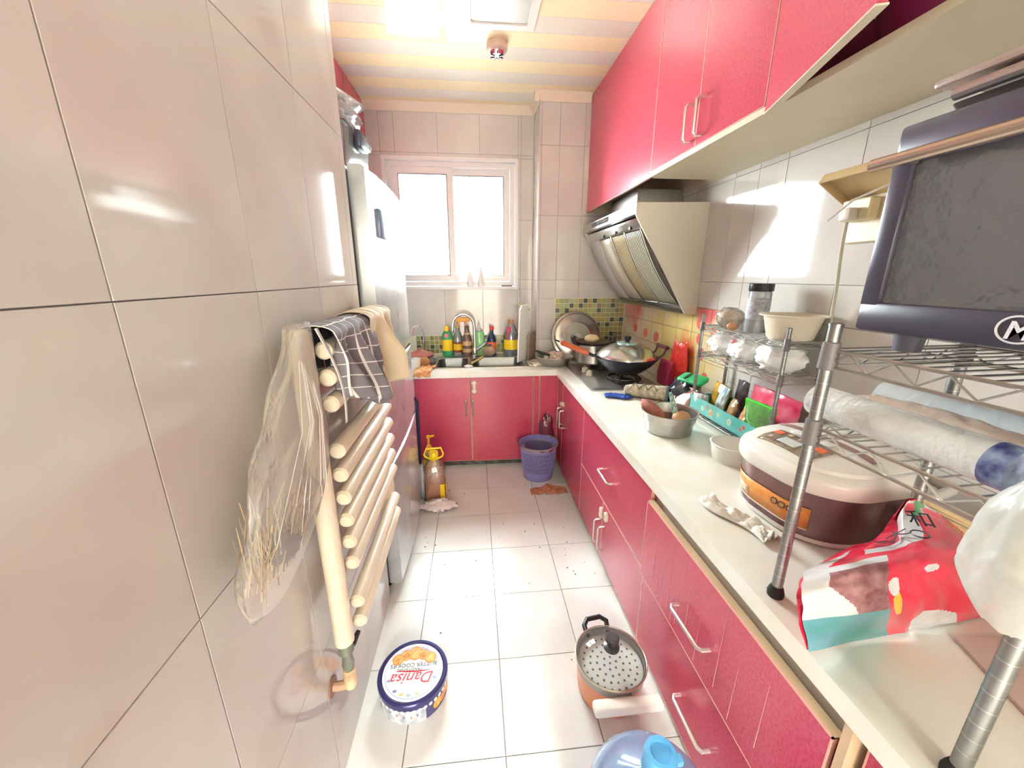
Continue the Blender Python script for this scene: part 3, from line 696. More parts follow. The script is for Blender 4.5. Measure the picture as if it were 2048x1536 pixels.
# ------------------------------------------------------------------ sink run
t = thing('double_sink', 'stainless steel double bowl sink below the window', 'sink', (0, 2.875, CT))
mb = MB(); SX0, SX1, SY0, SY1 = -.308, .378, -.205, .205
bas = ((-.285, -.062), (-.022, .352))
mb.box(SX0, SX1, SY0-.008, SY0+.02, 0, .003); mb.box(SX0, SX1, SY1-.06, SY1+.01, 0, .003)
mb.box(SX0, bas[0][0], SY0+.02, SY1-.06, 0, .003); mb.box(bas[0][1], bas[1][0], SY0+.02, SY1-.06, 0, .003); mb.box(bas[1][1], SX1, SY0+.02, SY1-.06, 0, .003)
mb.obj('rim', steel, t, smooth=0)
for a, b in bas:
    c = ((a+b)/2, -.02); w_, d_ = b-a, SY1-.06-SY0-.02
    rings = [rr(w_, d_, .004, .0015, c=c), rr(w_-.004, d_-.004, .05, -.002, c=c), rr(w_-.02, d_-.02, .05, -.16, c=c), rr(w_-.06, d_-.06, .05, -.17, c=c)]
    bsn = MB().loft(rings, cap=(False, True)).obj('basin', mat('basin_steel', (150, 150, 148), .35, 1., var=.1, scale=20), t)
    MB().lathe([(.0, 0), (.035, 0), (.04, .003), (.03, .004), (0, .002)], 20, c=(c[0], c[1], -.169), cap=False).obj('drain', chrome, bsn)
t = thing('sink_faucet', 'tall chrome gooseneck faucet over the double sink', 'faucet', (-.005, 3.055, CT+.0035))
MB().lathe([(.026, 0), (.026, .012), (.019, .018), (.018, .07), (.016, .075)], 24).obj('base', chrome, t)
pts = [(0, 0, .06), (0, 0, .24)]+[(-.085+.085*math.cos(a), -.02*(a/PI), .24+.10*math.sin(a)) for a in [PI*k/14 for k in range(1, 14)]]+[(-.168, -.02, .235), (-.172, -.02, .21)]
MB().tube(pts, .0115, 12).obj('spout', chrome, t)
MB().cyl((-.172, -.02, .215), (-.173, -.02, .195), .013).obj('aerator', steel_d, t)
MB().tube([(.012, 0, .05), (.04, -.012, .075), (.10, -.02, .125)], [.013, .011, .008], 10).obj('lever', chrome, t)
t = thing('filter_faucet', 'thin chrome filter faucet at the left sink corner', 'faucet', (-.40, 3.03, CT))
MB().lathe([(.017, 0), (.017, .02), (.011, .03), (.011, .05)], 18).obj('base', chrome, t)
MB().tube([(0, 0, .04), (0, 0, .19)]+[(-.045+.045*math.cos(PI*k/12), -.015*k/12, .19+.07*math.sin(PI*k/12)) for k in range(1, 11)]+[(-.092, -.016, .18)], .0065, 10).obj('spout', chrome, t)
MB().tube([(0, 0, .05), (-.03, -.01, .06)], .006, 8).obj('lever', chrome, t)

def bottle(name, label, cat, x, y, z, prof, body, cap=None, capprof=None, band=None, bandm=None, extra=None, n=24, sy=1., group='bottles on the sink ledge', liquid=None):
    t = thing(name, label, cat, (x, y, z), group=group)
    MB().lathe(prof, n, sy=sy).obj('bottle_body', body, t)
    if liquid: MB().lathe(liquid[0], n, sy=sy).obj('liquid', liquid[1], t)
    if cap: MB().lathe(capprof, 18).obj('cap', cap, t)
    if band:
        for (r, z0, z1, m_) in band: MB().lathe([(r, z0), (r, z1)], n, cap=False, sy=sy).obj('paper_label', m_, t)
    return t
yel = mat('bright_yellow_label', (250, 212, 40), .4); yel2 = mat('yellow_cap', (246, 196, 40), .35)
t = bottle('dish_soap_bottle', 'green dish soap bottle with yellow cap and yellow label by the sink', 'bottle', -.226, 3.125, CT,
       [(.0, 0), (.040, 0), (.043, .01), (.041, .06), (.036, .10), (.043, .14), (.040, .175), (.026, .20), (.018, .205), (0, .205)], mat('green_soap_plastic', (56, 160, 104), .25),
       yel2, [(.021, .203), (.022, .235), (.019, .242), (0, .242)], [(.0425, .045, .135, yel)], sy=.62)
MB().rbox(-.018, .012, -.0315, -.0295, .155, .185, .001, 1).obj('pink_sticker', mat('pink_sticker', (226, 110, 130), .4), t)
brown_l = mat('red_brown_label', (150, 60, 52), .5); tanl = mat('tan_label', (214, 176, 130), .5)
bottle('glass_bottle', 'clear glass bottle with dark red label behind the faucet', 'bottle', -.142, 3.13, CT,
       [(0, 0), (.036, 0), (.037, .01), (.037, .14), (.030, .17), (.016, .20), (.014, .235), (0, .235)], film('bottle_glass', (196, 206, 206), .3, .05, .5),
       mat('olive_cap', (190, 170, 90), .4), [(.017, .225), (.017, .245), (0, .245)], [(.0376, .03, .115, brown_l), (.038, .05, .1, yel2)])
bottle('sauce_bottle', 'brown sauce bottle with tan labels behind the faucet', 'bottle', -.066, 3.13, CT,
       [(0, 0), (.037, 0), (.038, .01), (.038, .12), (.032, .15), (.019, .19), (.016, .225), (0, .225)], mat('brown_glass', (120, 92, 84), .12),
       mat('brown_cap', (132, 96, 70), .4), [(.018, .215), (.018, .24), (0, .24)], [(.0386, .085, .12, tanl), (.0386, .03, .06, tanl), (.0245, .165, .19, tanl)])
t = bottle('pump_bottle', 'pale green pump lotion bottle right of the faucet', 'bottle', .032, 3.12, CT,
       [(0, 0), (.042, 0), (.044, .01), (.044, .17), (.036, .195), (.016, .205), (0, .205)], mat('pale_green_plastic', (150, 218, 150), .25), white_p, [(.017, .203), (.017, .222), (.006, .226), (.006, .25), (0, .25)], sy=.7)
MB().tube([(0, 0, .25), (0, -.012, .258), (.0, -.045, .254)], [.008, .009, .005], 10).obj('pump_nozzle', white_p, t)
t = bottle('soy_sauce_bottle', 'dark soy sauce bottle with red cap and orange label', 'bottle', .135, 3.11, CT,
       [(0, 0), (.035, 0), (.036, .01), (.036, .125), (.030, .155), (.015, .18), (.013, .215), (0, .215)], mat('soy_dark_glass', (44, 58, 92), .1),
       mat('red_cap', (222, 50, 64), .35), [(.017, .21), (.018, .238), (0, .238)], [(.0366, .055, .115, mat('orange_label', (238, 112, 62), .4))])
MB().lathe([(.0372, .03), (.0372, .10)], 8, cap=False, a0=-2.4, a1=-1.7).obj('blue_strip', mat('blue_label', (60, 96, 168), .4), t)
t = bottle('oil_jug', 'large dark oil jug with yellow label and brown cap by the white board', 'bottle', .292, 3.10, CT,
       [(0, 0), (.058, 0), (.06, .01), (.06, .165), (.052, .19), (.044, .21), (.030, .245), (.018, .26), (0, .26)], film('oil_bottle_plastic', (206, 216, 216), .25, .06, .5),
       mat('copper_cap', (206, 140, 84), .35), [(.021, .258), (.021, .29), (0, .29)], [(.0612, .055, .135, yel)], liquid=([(0, .004), (.057, .004), (.058, .16), (.05, .185), (0, .186)], mat('dark_purple_sauce', (74, 66, 96), .15)))
MB().tube([(-.012, -.062, .20), (-.012, -.07, .24), (-.035, -.07, .245), (-.035, -.062, .14)], .006, 8).obj('red_handle', mat('coral_red_plastic', (236, 60, 84), .3), t)
t = thing('thin_bottle', 'slim grey bottle with cork half hidden behind the white board', 'bottle', (.385, 3.135, CT))
MB().lathe([(0, 0), (.027, 0), (.028, .01), (.028, .15), (.012, .20), (.012, .235), (0, .235)], 20).obj('bottle_body', mat('grey_glass', (104, 104, 112), .12), t)
MB().lathe([(.011, .23), (.012, .255), (0, .255)], 14).obj('cork', tanl, t)
t = thing('scrub_brush', 'orange handled scrub brush hung on the tiles behind the faucet', 'brush', (-.10, YB-.0045, 1.005))
MB().rbox(-.062, .062, -.022, 0, 0, .036, .008).obj('grip', mat('orange_plastic', (244, 172, 80), .4), t)
for x in (-.035, .025): MB().rbox(x-.012, x+.012, -.016, -.002, -.08, .002, .004).obj('bristle_pad', mat('dusty_pink_plastic', (206, 150, 120), .5), t)
# leaning boards
Bn, Bf = Vector((.318, 2.80, CT+.0045)), Vector((.412, 2.93, CT+.0045)); up = Vector((.095, .105, .42))
t = thing('chopping_board', 'white plastic chopping board leaning in the corner by the window', 'chopping board', Bn)
x_ = (Bf-Bn); M = frame((0, 0, 0), x_, up); L_, H_ = x_.length, (up-x_.normalized()*up.dot(x_.normalized())).length
MB().prism([(0, 0), (L_, 0), (L_, H_-.03), (L_-.03, H_), (.03, H_), (0, H_-.03)], -.012, 0, 2, M=M).obj('board', mat('bright_white_board', (250, 250, 246), .35), t, smooth=0)
MB().box(.10, .16, H_-.045, H_-.03, -.0125, .0005, M=M).obj('grip_slot', mat('slot_shadow_plastic', (214, 214, 206), .5), t, smooth=0)
MB().cyl(M @ Vector((.005, H_+.002, -.006)), M @ Vector((.02, H_+.006, -.006)), .006).obj('hang_tab', mat('lime_tab', (206, 216, 90), .4), t)
o = MB().prism([(0, 0), (.10, 0), (.10, .19), (.08, .21), (.02, .21), (0, .19)], -.018, 0, 2, M=frame((0, 0, 0), x_, up)).obj('wooden_board', mat('old_board_wood', (150, 128, 108), .6, var=.3, scale=30), loc=Bn+Vector((.085, .055, 0)), smooth=0)
tag(o, 'old brown wooden board behind the white chopping board', 'chopping board')
# clutter left of the sink
t = thing('dish_stack', 'stack of dark plates topped by a terracotta lid beside the filter faucet', 'plates', (-.42, 2.93, CT))
for k, (r, m_) in enumerate(((.10, mat('dark_dish', (84, 84, 92), .25)), (.095, mat('brown_dish', (142, 110, 92), .3)), (.10, mat('grey_dish', (120, 118, 116), .25)))):
    MB().lathe([(0, 0), (r*.6, 0), (r, .018), (r+.002, .020), (r*.6, .006), (0, .005)], 28, c=(0, 0, .012*k), cap=False).obj('plate', m_, t)
MB().lathe([(.105, .052), (.10, .060), (.03, .085), (.012, .09), (.014, .105), (0, .107)], 28).obj('lid', mat('terracotta_lid', (178, 104, 92), .35), t)
t = thing('white_mug', 'small white mug at the left end of the worktop', 'mug', (-.425, 2.68, CT))
MB().lathe([(0, 0), (.032, 0), (.036, .01), (.040, .075), (.037, .075), (.032, .012), (0, .008)], 24, cap=False).obj('cup', white_p, t)
MB().tube(arc((-.036, 0, .04), .02, PI/2, 3*PI/2, 8, 'xz'), .005, 8).obj('handle', white_p, t)
t = thing('scrub_pads', 'orange brown bundle of scrub pads by the left sink bowl', 'scrub pad', (-.375, 2.77, CT))
MB().ball((0, 0, .032), (.045, .05, .034), 20, jit=.25, seed=4).obj('pad', mat('orange_brown_scourer', (196, 140, 92), .9, var=.3, scale=60), t)
MB().ball((.05, .05, .025), (.035, .03, .027), 16, jit=.3, seed=9).obj('pad', mat('grey_scourer', (130, 124, 118), .6, .4, var=.3, scale=80), t)
cl = mat('orange_print_cloth', (240, 200, 140), .85, rgb2=(206, 120, 70), scale=26)
def cf(u, v):
    y = .17*(1-v); x = -.02+.115*u-.03*v; z = .006+.004*noise.noise(Vector((u*6, v*6, 1)))
    if v > .62: q = (v-.62)/.38; y = .0646-.07*min(1, q*1.6); z = .006-max(0, q-.55)*.09+.004*math.sin(u*12)
    return Vector((x, y, z+.006*math.sin(u*9+v*3)**2))
o = MB().sheet(cf, 22, 26).obj('dish_cloth', cl, loc=(-.375, 2.562, CT+.002), smooth=70, solid=.003)
tag(o, 'orange printed dish cloth hanging over the sink worktop edge', 'cloth')
t = thing('skimmer', 'wire skimmer with wooden handle lying across the sink divider', 'skimmer', (-.02, 2.76, CT+.004))
MB().tube([(-.01, .0, .012), (.05, .10, .02), (.075, .15, .026)], [.007, .010, .008], 10).obj('handle', mat('pale_bamboo', (222, 186, 128), .5), t)
MB().tube([(.075, .15, .026), (.10, .20, .04)], .003, 6).obj('neck', steel, t)
MB().lathe([(0, -.02), (.03, -.014), (.055, 0), (.057, .002), (.03, -.012), (0, -.018)], 24, cap=False, M=Matrix.Translation((.125, .245, .05)) @ Matrix.Rotation(R(30), 4, 'X')).obj('mesh_bowl', mat('brown_tinted_mesh', (168, 150, 128), .35, .7), t)
o = MB().ball((0, 0, .010), (.03, .012, .011), 14, jit=.35, seed=2).obj('foam_scrap', white_p, loc=(-.055, 2.672, CT+.0035)); tag(o, 'small white foam scrap on the front sink edge', 'scrap')
t = thing('garlic_peel', 'scraps of garlic peel in the corner by the steel bowl', 'peel', (.425, 2.66, CT))
for k, (x, y, r) in enumerate(((0, 0, .02), (.03, .03, .022), (.005, .07, .02), (-.03, .015, .013))):
    MB().ball((x, y, r*.55), (r, r*.9, r*.55), 10, jit=.5, seed=k).obj('peel_flake', mat('garlic_skin', (238, 226, 206), .6, var=.15), t)
# window sill jars
for k, (x, h, lb) in enumerate(((-.026, .13, 'white bottle with blue sprig on the window sill, left one'), (.056, .15, 'white bottle with grey sprig on the window sill, right one'))):
    t = thing('sill_bottle', lb, 'bottle', (x, YB+.055, WZ0+.0225+.0375), group='bottles on the window sill')
    t.location = (x, YB+.006, WZ0+.0222)
    MB().lathe([(0, 0), (.026, 0), (.027, .008), (.026, h*.5), (.016, h*.8), (.014, h*.88), (0, h*.88)], 18).obj('bottle_body', white_p, t)
    mb = MB()
    for q in range(5):
        a = q*2*PI/5; mb.tube([(0, 0, h*.86), (.007*math.cos(a), .007*math.sin(a), h*.95), (.018*math.cos(a), .012*math.sin(a), h*1.08)], [.004, .003, .0015], 6)
    mb.obj('sprig', mat('blue_sprig' if k == 0 else 'grey_sprig', (120, 186, 206) if k == 0 else (150, 160, 170), .5), t)
o = MB().rbox(-.05, .04, -.012, .012, 0, .008, .003).obj('sill_tool', mat('dark_grey_metal', (110, 112, 116), .4, .5), loc=(.27, YB+.006, WZ0+.0222)); tag(o, 'thin dark scraper lying at the right end of the window sill', 'tool')

# ------------------------------------------------------------------ cooker and pans
SXa, SXb, SYa, SYb = .648, 1.075, 2.03, 2.70
t = thing('gas_cooker', 'two burner steel gas cooker set in the worktop', 'cooker', (.86, 2.365, CT))
MB().loft([rr(.427, .67, .012, 0), rr(.427, .67, .012, .006), rr(.405, .648, .012, .010)]).obj('top_plate', mat('worn_steel_top', (196, 196, 194), .3, .8, rgb2=(160, 158, 156), scale=7), t)
burn = {}
for k, y in enumerate((-.17, .17)):
    b = MB().lathe([(.085, .010), (.088, .014), (.06, .016), (.055, .028), (.03, .034), (0, .034)], 28, c=(.04, y, 0)).obj('burner', steel_d, t)
    mb = MB()
    for q in range(5):
        a = q*2*PI/5+.3; c_, s_ = math.cos(a), math.sin(a)
        mb.tube([(.04+.095*c_, y+.095*s_, .011), (.04+.095*c_, y+.095*s_, .05), (.04+.045*c_, y+.045*s_, .054)], .006, 6)
    mb.tube([(.04+.098*math.cos(a), y+.098*math.sin(a), .03) for a in [2*PI*i/24 for i in range(24)]], .006, 6, closed=True)
    mb.obj('pan_support', mat('black_cast_iron', (48, 48, 52), .5), t)
for q in ((1170, 738), (1179, 745)):
    p = U(*q, 2, CT+.03)-Vector((.86, 2.365, CT))
    kb = MB().lathe([(.021, .010), (.022, .014), (.019, .038), (.017, .042), (0, .042)], 16, c=(p.x, p.y, 0)).obj('knob', mat('pale_knob', (214, 204, 186), .35), t)
    MB().rbox(p.x-.004, p.x+.004, p.y-.016, p.y+.016, .036, .046, .002, 1).obj('knob_grip', mat('pale_knob', (214, 204, 186), .35), kb)
WC = Vector((.902, 2.195, CT+.0545))
t = thing('wok', 'large dark wok with domed steel lid on the near burner', 'wok', WC)
MB().lathe([(0, 0), (.05, .002), (.10, .022), (.15, .062), (.187, .108), (.190, .108), (.152, .066), (.10, .028), (0, .008)], 40, cap=False).obj('wok_bowl', iron, t)
MB().lathe([(.176, .108), (.176, .112), (.165, .128), (.135, .158), (.09, .180), (.04, .190), (0, .191)], 40).obj('lid', mat('polished_lid_steel', (206, 206, 204), .18, 1., var=.08, scale=12), t)
lid = t.children[-1] if len(t.children) > 1 else t
MB().lathe([(.06, .186), (.058, .193), (.0, .194)], 28).obj('lid_collar', mat('pale_teal_collar', (168, 206, 204), .3, .4), t)
MB().lathe([(.017, .192), (.014, .205), (.021, .214), (.022, .228), (.012, .232), (0, .232)], 20).obj('lid_knob', black, t)
h0 = Vector((-.19, .02, .110)); h1 = Vector((-.385, .10, .185))
MB().tube([h0, h0.lerp(h1, .2)], [.010, .010], 10).obj('handle_bracket', black, t)
MB().tube([h0.lerp(h1, a) for a in (.16, .25, .6, .92, .98)], [.014, .019, .017, .017, .012], 12).obj('handle', mat('orange_lacquered_wood', (198, 96, 62), .35, var=.15, scale=20), t)
MB().tube([h1+Vector((-.002, 0, .002)), h1+Vector((-.02, .012, .008)), h1+Vector((-.03, .01, .010))], .005, 8).obj('hanging_ring', black, t)
MB().tube([(.175, -.05, .10), (.205, -.055, .125), (.222, -.05, .165)], .006, 8).obj('side_bracket', iron, t)
MB().tube([(.175, .05, .10), (.205, .055, .125), (.222, .05, .165)], .006, 8).obj('side_bracket', iron, t)
MB().tube([(.222, -.062, .165), (.222, .062, .165)], .012, 10).obj('side_handle', mat('plum_lacquered_wood', (110, 50, 62), .3), t)
t = thing('stock_pot', 'steel pot with black loop handle and dark plate on the far burner', 'pot', (.80, 2.535, CT+.0545))
MB().lathe([(0, 0), (.10, 0), (.112, .01), (.118, .13), (.122, .133), (.114, .133), (.108, .012), (0, .008)], 36, cap=False).obj('pot_body', steel, t)
MB().lathe([(0, .136), (.06, .135), (.118, .146), (.120, .150), (.06, .142), (0, .142)], 36, cap=False).obj('plate', mat('dark_brown_plate', (88, 62, 60), .3), t)
MB().tube([(-.112, -.035, .12), (-.135, -.035, .15), (-.14, -.03, .182), (-.14, .03, .182), (-.135, .035, .15), (-.112, .035, .12)], .010, 8).obj('loop_handle', black, t)
MB().tube([(.112, -.035, .12), (.135, -.035, .15), (.14, -.03, .170), (.14, .03, .170), (.135, .035, .15), (.112, .035, .12)], .010, 8).obj('loop_handle', black, t)
o = MB().ball((0, 0, .026), (.05, .035, .027), 18, jit=.08, seed=5).obj('steamed_bun', mat('tan_bun', (222, 196, 150), .6, var=.1), loc=(.775, 2.49, CT+.0545+.146)); tag(o, 'tan steamed bun on the dark plate over the pot', 'bun')
t = thing('steamer_lid', 'big steel pot lid leaning on the green mosaic', 'lid', (.762, 2.842, CT))
M = Matrix.Translation((0, 0, .189)) @ Matrix.Rotation(R(72), 4, 'X')
MB().lathe([(.188, 0), (.190, .004), (.172, .010), (.165, .022), (.11, .026), (.10, .034), (.05, .036), (0, .037)], 48, M=M, cap=True).obj('disc', mat('swirled_lid_steel', (196, 192, 186), .22, 1., var=.15, scale=16), t)
MB().tube([M @ Vector((.188*math.cos(a), .188*math.sin(a), .002)) for a in [2*PI*i/48 for i in range(48)]], .004, 6, closed=True).obj('rolled_rim', steel_d, t)
MB().lathe([(.02, .037), (.012, .045), (.02, .058), (.018, .064), (0, .065)], 18, M=M).obj('lid_knob', steel, t)
t = thing('steel_bowl', 'steel bowl of garlic at the corner of the worktop', 'bowl', (.572, 2.705, CT))
MB().lathe([(0, 0), (.07, 0), (.095, .012), (.125, .055), (.130, .068), (.134, .069), (.133, .072), (.124, .066), (.09, .016), (0, .006)], 40, cap=False).obj('bowl_body', steel, t)
for k, (x, y, z, r) in enumerate(((-.045, .03, .045, .028), (.0, .055, .05, .032), (.035, .02, .05, .033), (-.01, -.005, .04, .03), (.06, .055, .05, .026), (-.06, -.01, .045, .022), (.02, -.045, .035, .026))):
    g_ = thing('garlic_bulb', 'pale garlic bulb heaped in the steel bowl', 'garlic', (.572+x, 2.705+y, CT+z+.014), group='garlic bulbs in the steel bowl')
    mb = MB(); n = 20
    prof = [(0, -.8*r), (r*.6, -.75*r), (r, -.2*r), (r*.9, .3*r), (r*.4, .75*r), (r*.18, 1.1*r), (0, 1.2*r)]
    mb.lathe(prof, n); mb.v = [Vector((p.x*(1+.08*math.cos(6*math.atan2(p.y, p.x))), p.y*(1+.08*math.cos(6*math.atan2(p.y, p.x))), p.z)) for p in mb.v]
    mb.obj('bulb', mat('garlic_bulb_skin', (224, 204, 186), .6, rgb2=(206, 176, 164), scale=30), g_); g_.rotation_euler = (.4*k, .5*math.sin(k*2), k)
t = thing('black_peeler', 'black handled tool resting across the steel bowl rim', 'tool', (.48, 2.70, CT+.078))
MB().tube([(-.045, .03, .028), (-.02, .015, .02), (.05, -.03, .002)], [.006, .010, .008], 8).obj('handle', black, t)
MB().tube([(.05, -.03, .002), (.075, -.045, -.004)], .003, 6).obj('blade', steel, t)
# things in front of and behind the cooker
t = thing('rolling_board', 'brown wooden cutting board lying behind the near burner', 'chopping board', (1.02, 1.93, CT), R(8))
MB().rbox(-.10, .11, -.11, .09, 0, .022, .005).obj('board', mat('warm_brown_wood', (160, 118, 88), .5, var=.25, scale=24), t)
t = thing('wooden_spatula', 'wooden spatula lying on the brown cutting board', 'spatula', (1.03, 1.90, CT+.0225))
M = Matrix.Rotation(R(118), 4, 'Z')
MB().tube([M @ Vector((-.10, 0, .012)), M @ Vector((.02, 0, .014)), M @ Vector((.08, 0, .012))], [.009, .010, .012], 8).obj('handle', mat('tan_wood', (198, 150, 104), .5, var=.2, scale=30), t)
MB().rbox(.06, .14, -.03, .03, .004, .016, .005, M=M).obj('blade', mat('tan_wood', (198, 150, 104), .5), t)
mp = mat('cream_oven_mitt_print', (226, 214, 184), .8, rgb2=(168, 156, 136), scale=45)
t = thing('oven_mitt', 'rolled quilted cream oven mitt lying before the cooker', 'oven mitt', (.905, 1.868, CT), R(-32))
MB().tube([(-.125, 0, .034), (-.118, 0, .034), (-.08, 0, .037), (.0, 0, .038), (.07, 0, .040), (.095, 0, .040)], [.012, .026, .034, .036, .039, .040], 18).obj('mitt', mp, t)
MB().tube([(.088, 0, .040), (.098, 0, .040), (.102, 0, .040)], [.041, .0415, .039], 18).obj('cuff', mat('grey_blue_binding', (120, 132, 140), .8), t)
mb = MB()
for s in (1, -1):
    for k in range(4):
        mb.tube([(-.09+k*.045+.045*i/10, .0385*math.sin(s*(i/10*2.2-1.1)), .037+.0385*math.cos(s*(i/10*2.2-1.1))) for i in range(11)], .0022, 5)
mb.obj('quilting', mat('dark_stitch', (120, 110, 100), .8), t)
o = MB().sheet(lambda u, v: Vector((-.07+.14*u, -.035+.07*v+.012*math.sin(u*7), .008+.013*abs(noise.noise(Vector((u*5, v*5, 2)))))), 20, 14).obj('blue_cloth', mat('cobalt_blue_cloth', (40, 76, 170), .7), loc=(.755, 1.905, CT), rot=(0, 0, R(-12)), smooth=60, solid=.003)
tag(o, 'cobalt blue cloth poking out under the oven mitt', 'cloth')
t = thing('hanging_red_bag', 'crinkled red plastic bag hung on the painted tiles', 'plastic bag', (XR-.022, 2.02, .745))
rbf = film('red_bag_film', (226, 60, 52), .8, .25, .2, .5)
def rb(sg):
    def fn(u, v):
        w_ = .095*(.55+.45*math.sin(PI*min(1, .15+v*.75))); q = noise.noise(Vector((u*6, v*6, 2+sg)))
        return Vector((sg*(.006+.010*abs(q))*math.sin(PI*u)**.4*math.sin(PI*min(1, max(0, v)))**.3-.002, (u-.5)*2*w_+.012*q*v, .26*v+.02*noise.noise(Vector((u*5, 1, 4)))*v))
    return fn
MB().sheet(rb(-1), 26, 30).sheet(rb(1), 26, 30).obj('bag', rbf, t, smooth=60)
t = thing('magenta_packet', 'magenta paper packet standing under the hung red bag', 'packet', (1.125, 2.12, CT))
MB().loft([rr(.04, .13, .006, 0), rr(.05, .13, .008, .07), rr(.012, .13, .004, .15)]).obj('packet', mat('magenta_wrap', (206, 70, 110), .35), t)
t = thing('black_bag', 'shiny black plastic bag open beside the oven mitt', 'plastic bag', (1.045, 1.765, CT))
MB().ball((0, 0, .065), (.065, .085, .068), 34, jit=.30, fr=8, seed=11, crease=True).obj('bag', mat('shiny_black_film', (52, 52, 60), .12, spec=.8), t, smooth=60)
t = thing('green_lid', 'green plastic lid lying on the black bag', 'lid', (1.06, 1.725, CT+.135), R(20))
MB().loft([rr(.07, .14, .02, 0), rr(.075, .145, .02, .012), rr(.06, .13, .02, .018)], M=Matrix.Rotation(R(-22), 4, 'Y')).obj('lid', mat('emerald_plastic', (40, 180, 106), .3), t)
MB().rbox(-.03, .03, .02, .034, .018, .022, .002, 1, M=Matrix.Rotation(R(-22), 4, 'Y')).obj('slot', mat('dark_green_slot', (14, 60, 40), .4), t)
t = thing('pink_packet', 'dusty pink paper packet leaning beside the teal tray', 'packet', (.985, 1.70, CT))
MB().loft([rr(.035, .12, .006, 0), rr(.045, .12, .01, .05), rr(.01, .115, .004, .12)], M=Matrix.Rotation(R(28), 4, 'Y')).obj('packet', mat('dusty_pink_paper', (222, 172, 164), .5), t)
# steel basin of vegetables
t = thing('steel_basin', 'round steel basin of sweet potatoes on the worktop', 'basin', (.80, 1.44, CT))
MB().lathe([(0, 0), (.085, 0), (.092, .004), (.096, .05), (.098, .052), (.102, .054), (.106, .085), (.112, .087), (.113, .09), (.105, .089), (.098, .056), (.09, .008), (0, .006)], 44, cap=False).obj('basin_body', steel, t)
sp_m = mat('sweet_potato_skin', (176, 112, 92), .7, rgb2=(150, 88, 76), scale=30)
for k, (x, y, z, r, rot, lb) in enumerate(((-.055, .035, .075, (.032, .070, .030), (.55, .35, .7), 'long red sweet potato sticking out over the basin rim'),
                                        (.045, -.015, .058, (.045, .032, .030), (0, 0, .4), 'round tan potato at the right inside the basin'),
                                        (-.02, -.03, .040, (.040, .030, .026), (0, .2, .9), 'small pinkish potato at the bottom of the basin'))):
    o = MB().ball((0, 0, 0), r, 18, jit=.12, seed=k+20).obj('sweet_potato', sp_m if k != 1 else mat('tan_potato_skin', (206, 158, 116), .7, var=.15, scale=30), loc=(.80+x, 1.44+y, CT+z), rot=rot)
    tag(o, lb, 'potato', 'potatoes in the steel basin')
t = thing('patterned_knife', 'knife with green flecked handle standing in the basin', 'knife', (.835, 1.43, CT+.045))
mk = mat('green_fleck_handle', (206, 222, 214), .35, rgb2=(70, 140, 116), scale=90)
MB().tube([(.0, -.0, .0), (-.012, .02, .05), (-.02, .045, .105), (-.022, .05, .112)], [.012, .012, .008, .005], 10).obj('handle', mk, t)
MB().tube([(.0, 0, 0), (.008, -.012, -.03)], .006, 6).obj('blade', steel, t)
t = thing('white_container', 'white plastic food container beside the rice cooker', 'container', (.895, 1.165, CT), R(-12))
rings = [rr(.125, .125, .06, 0), rr(.138, .138, .066, .055), rr(.147, .147, .07, .060), rr(.137, .137, .066, .062), rr(.132, .132, .063, .054), rr(.115, .115, .055, .004)]
MB().loft(rings).obj('tub', mat('milky_white_plastic', (240, 234, 224), .3), t)
o = MB().sheet(lambda u, v: Vector((-.03+.06*u+.012*math.sin(v*6), -.10+.20*v, .006+.028*abs(noise.noise(Vector((u*3.2, v*6, 4))))*(1-abs(2*u-1)**3)*1.6)), 18, 34).obj('paper_tissue', mat('crumpled_white_tissue', (240, 236, 226), .8), loc=(.685, .83, CT), rot=(0, 0, R(14)), smooth=25, solid=.001)
tag(o, 'crumpled white tissue beside the rice cooker', 'tissue')

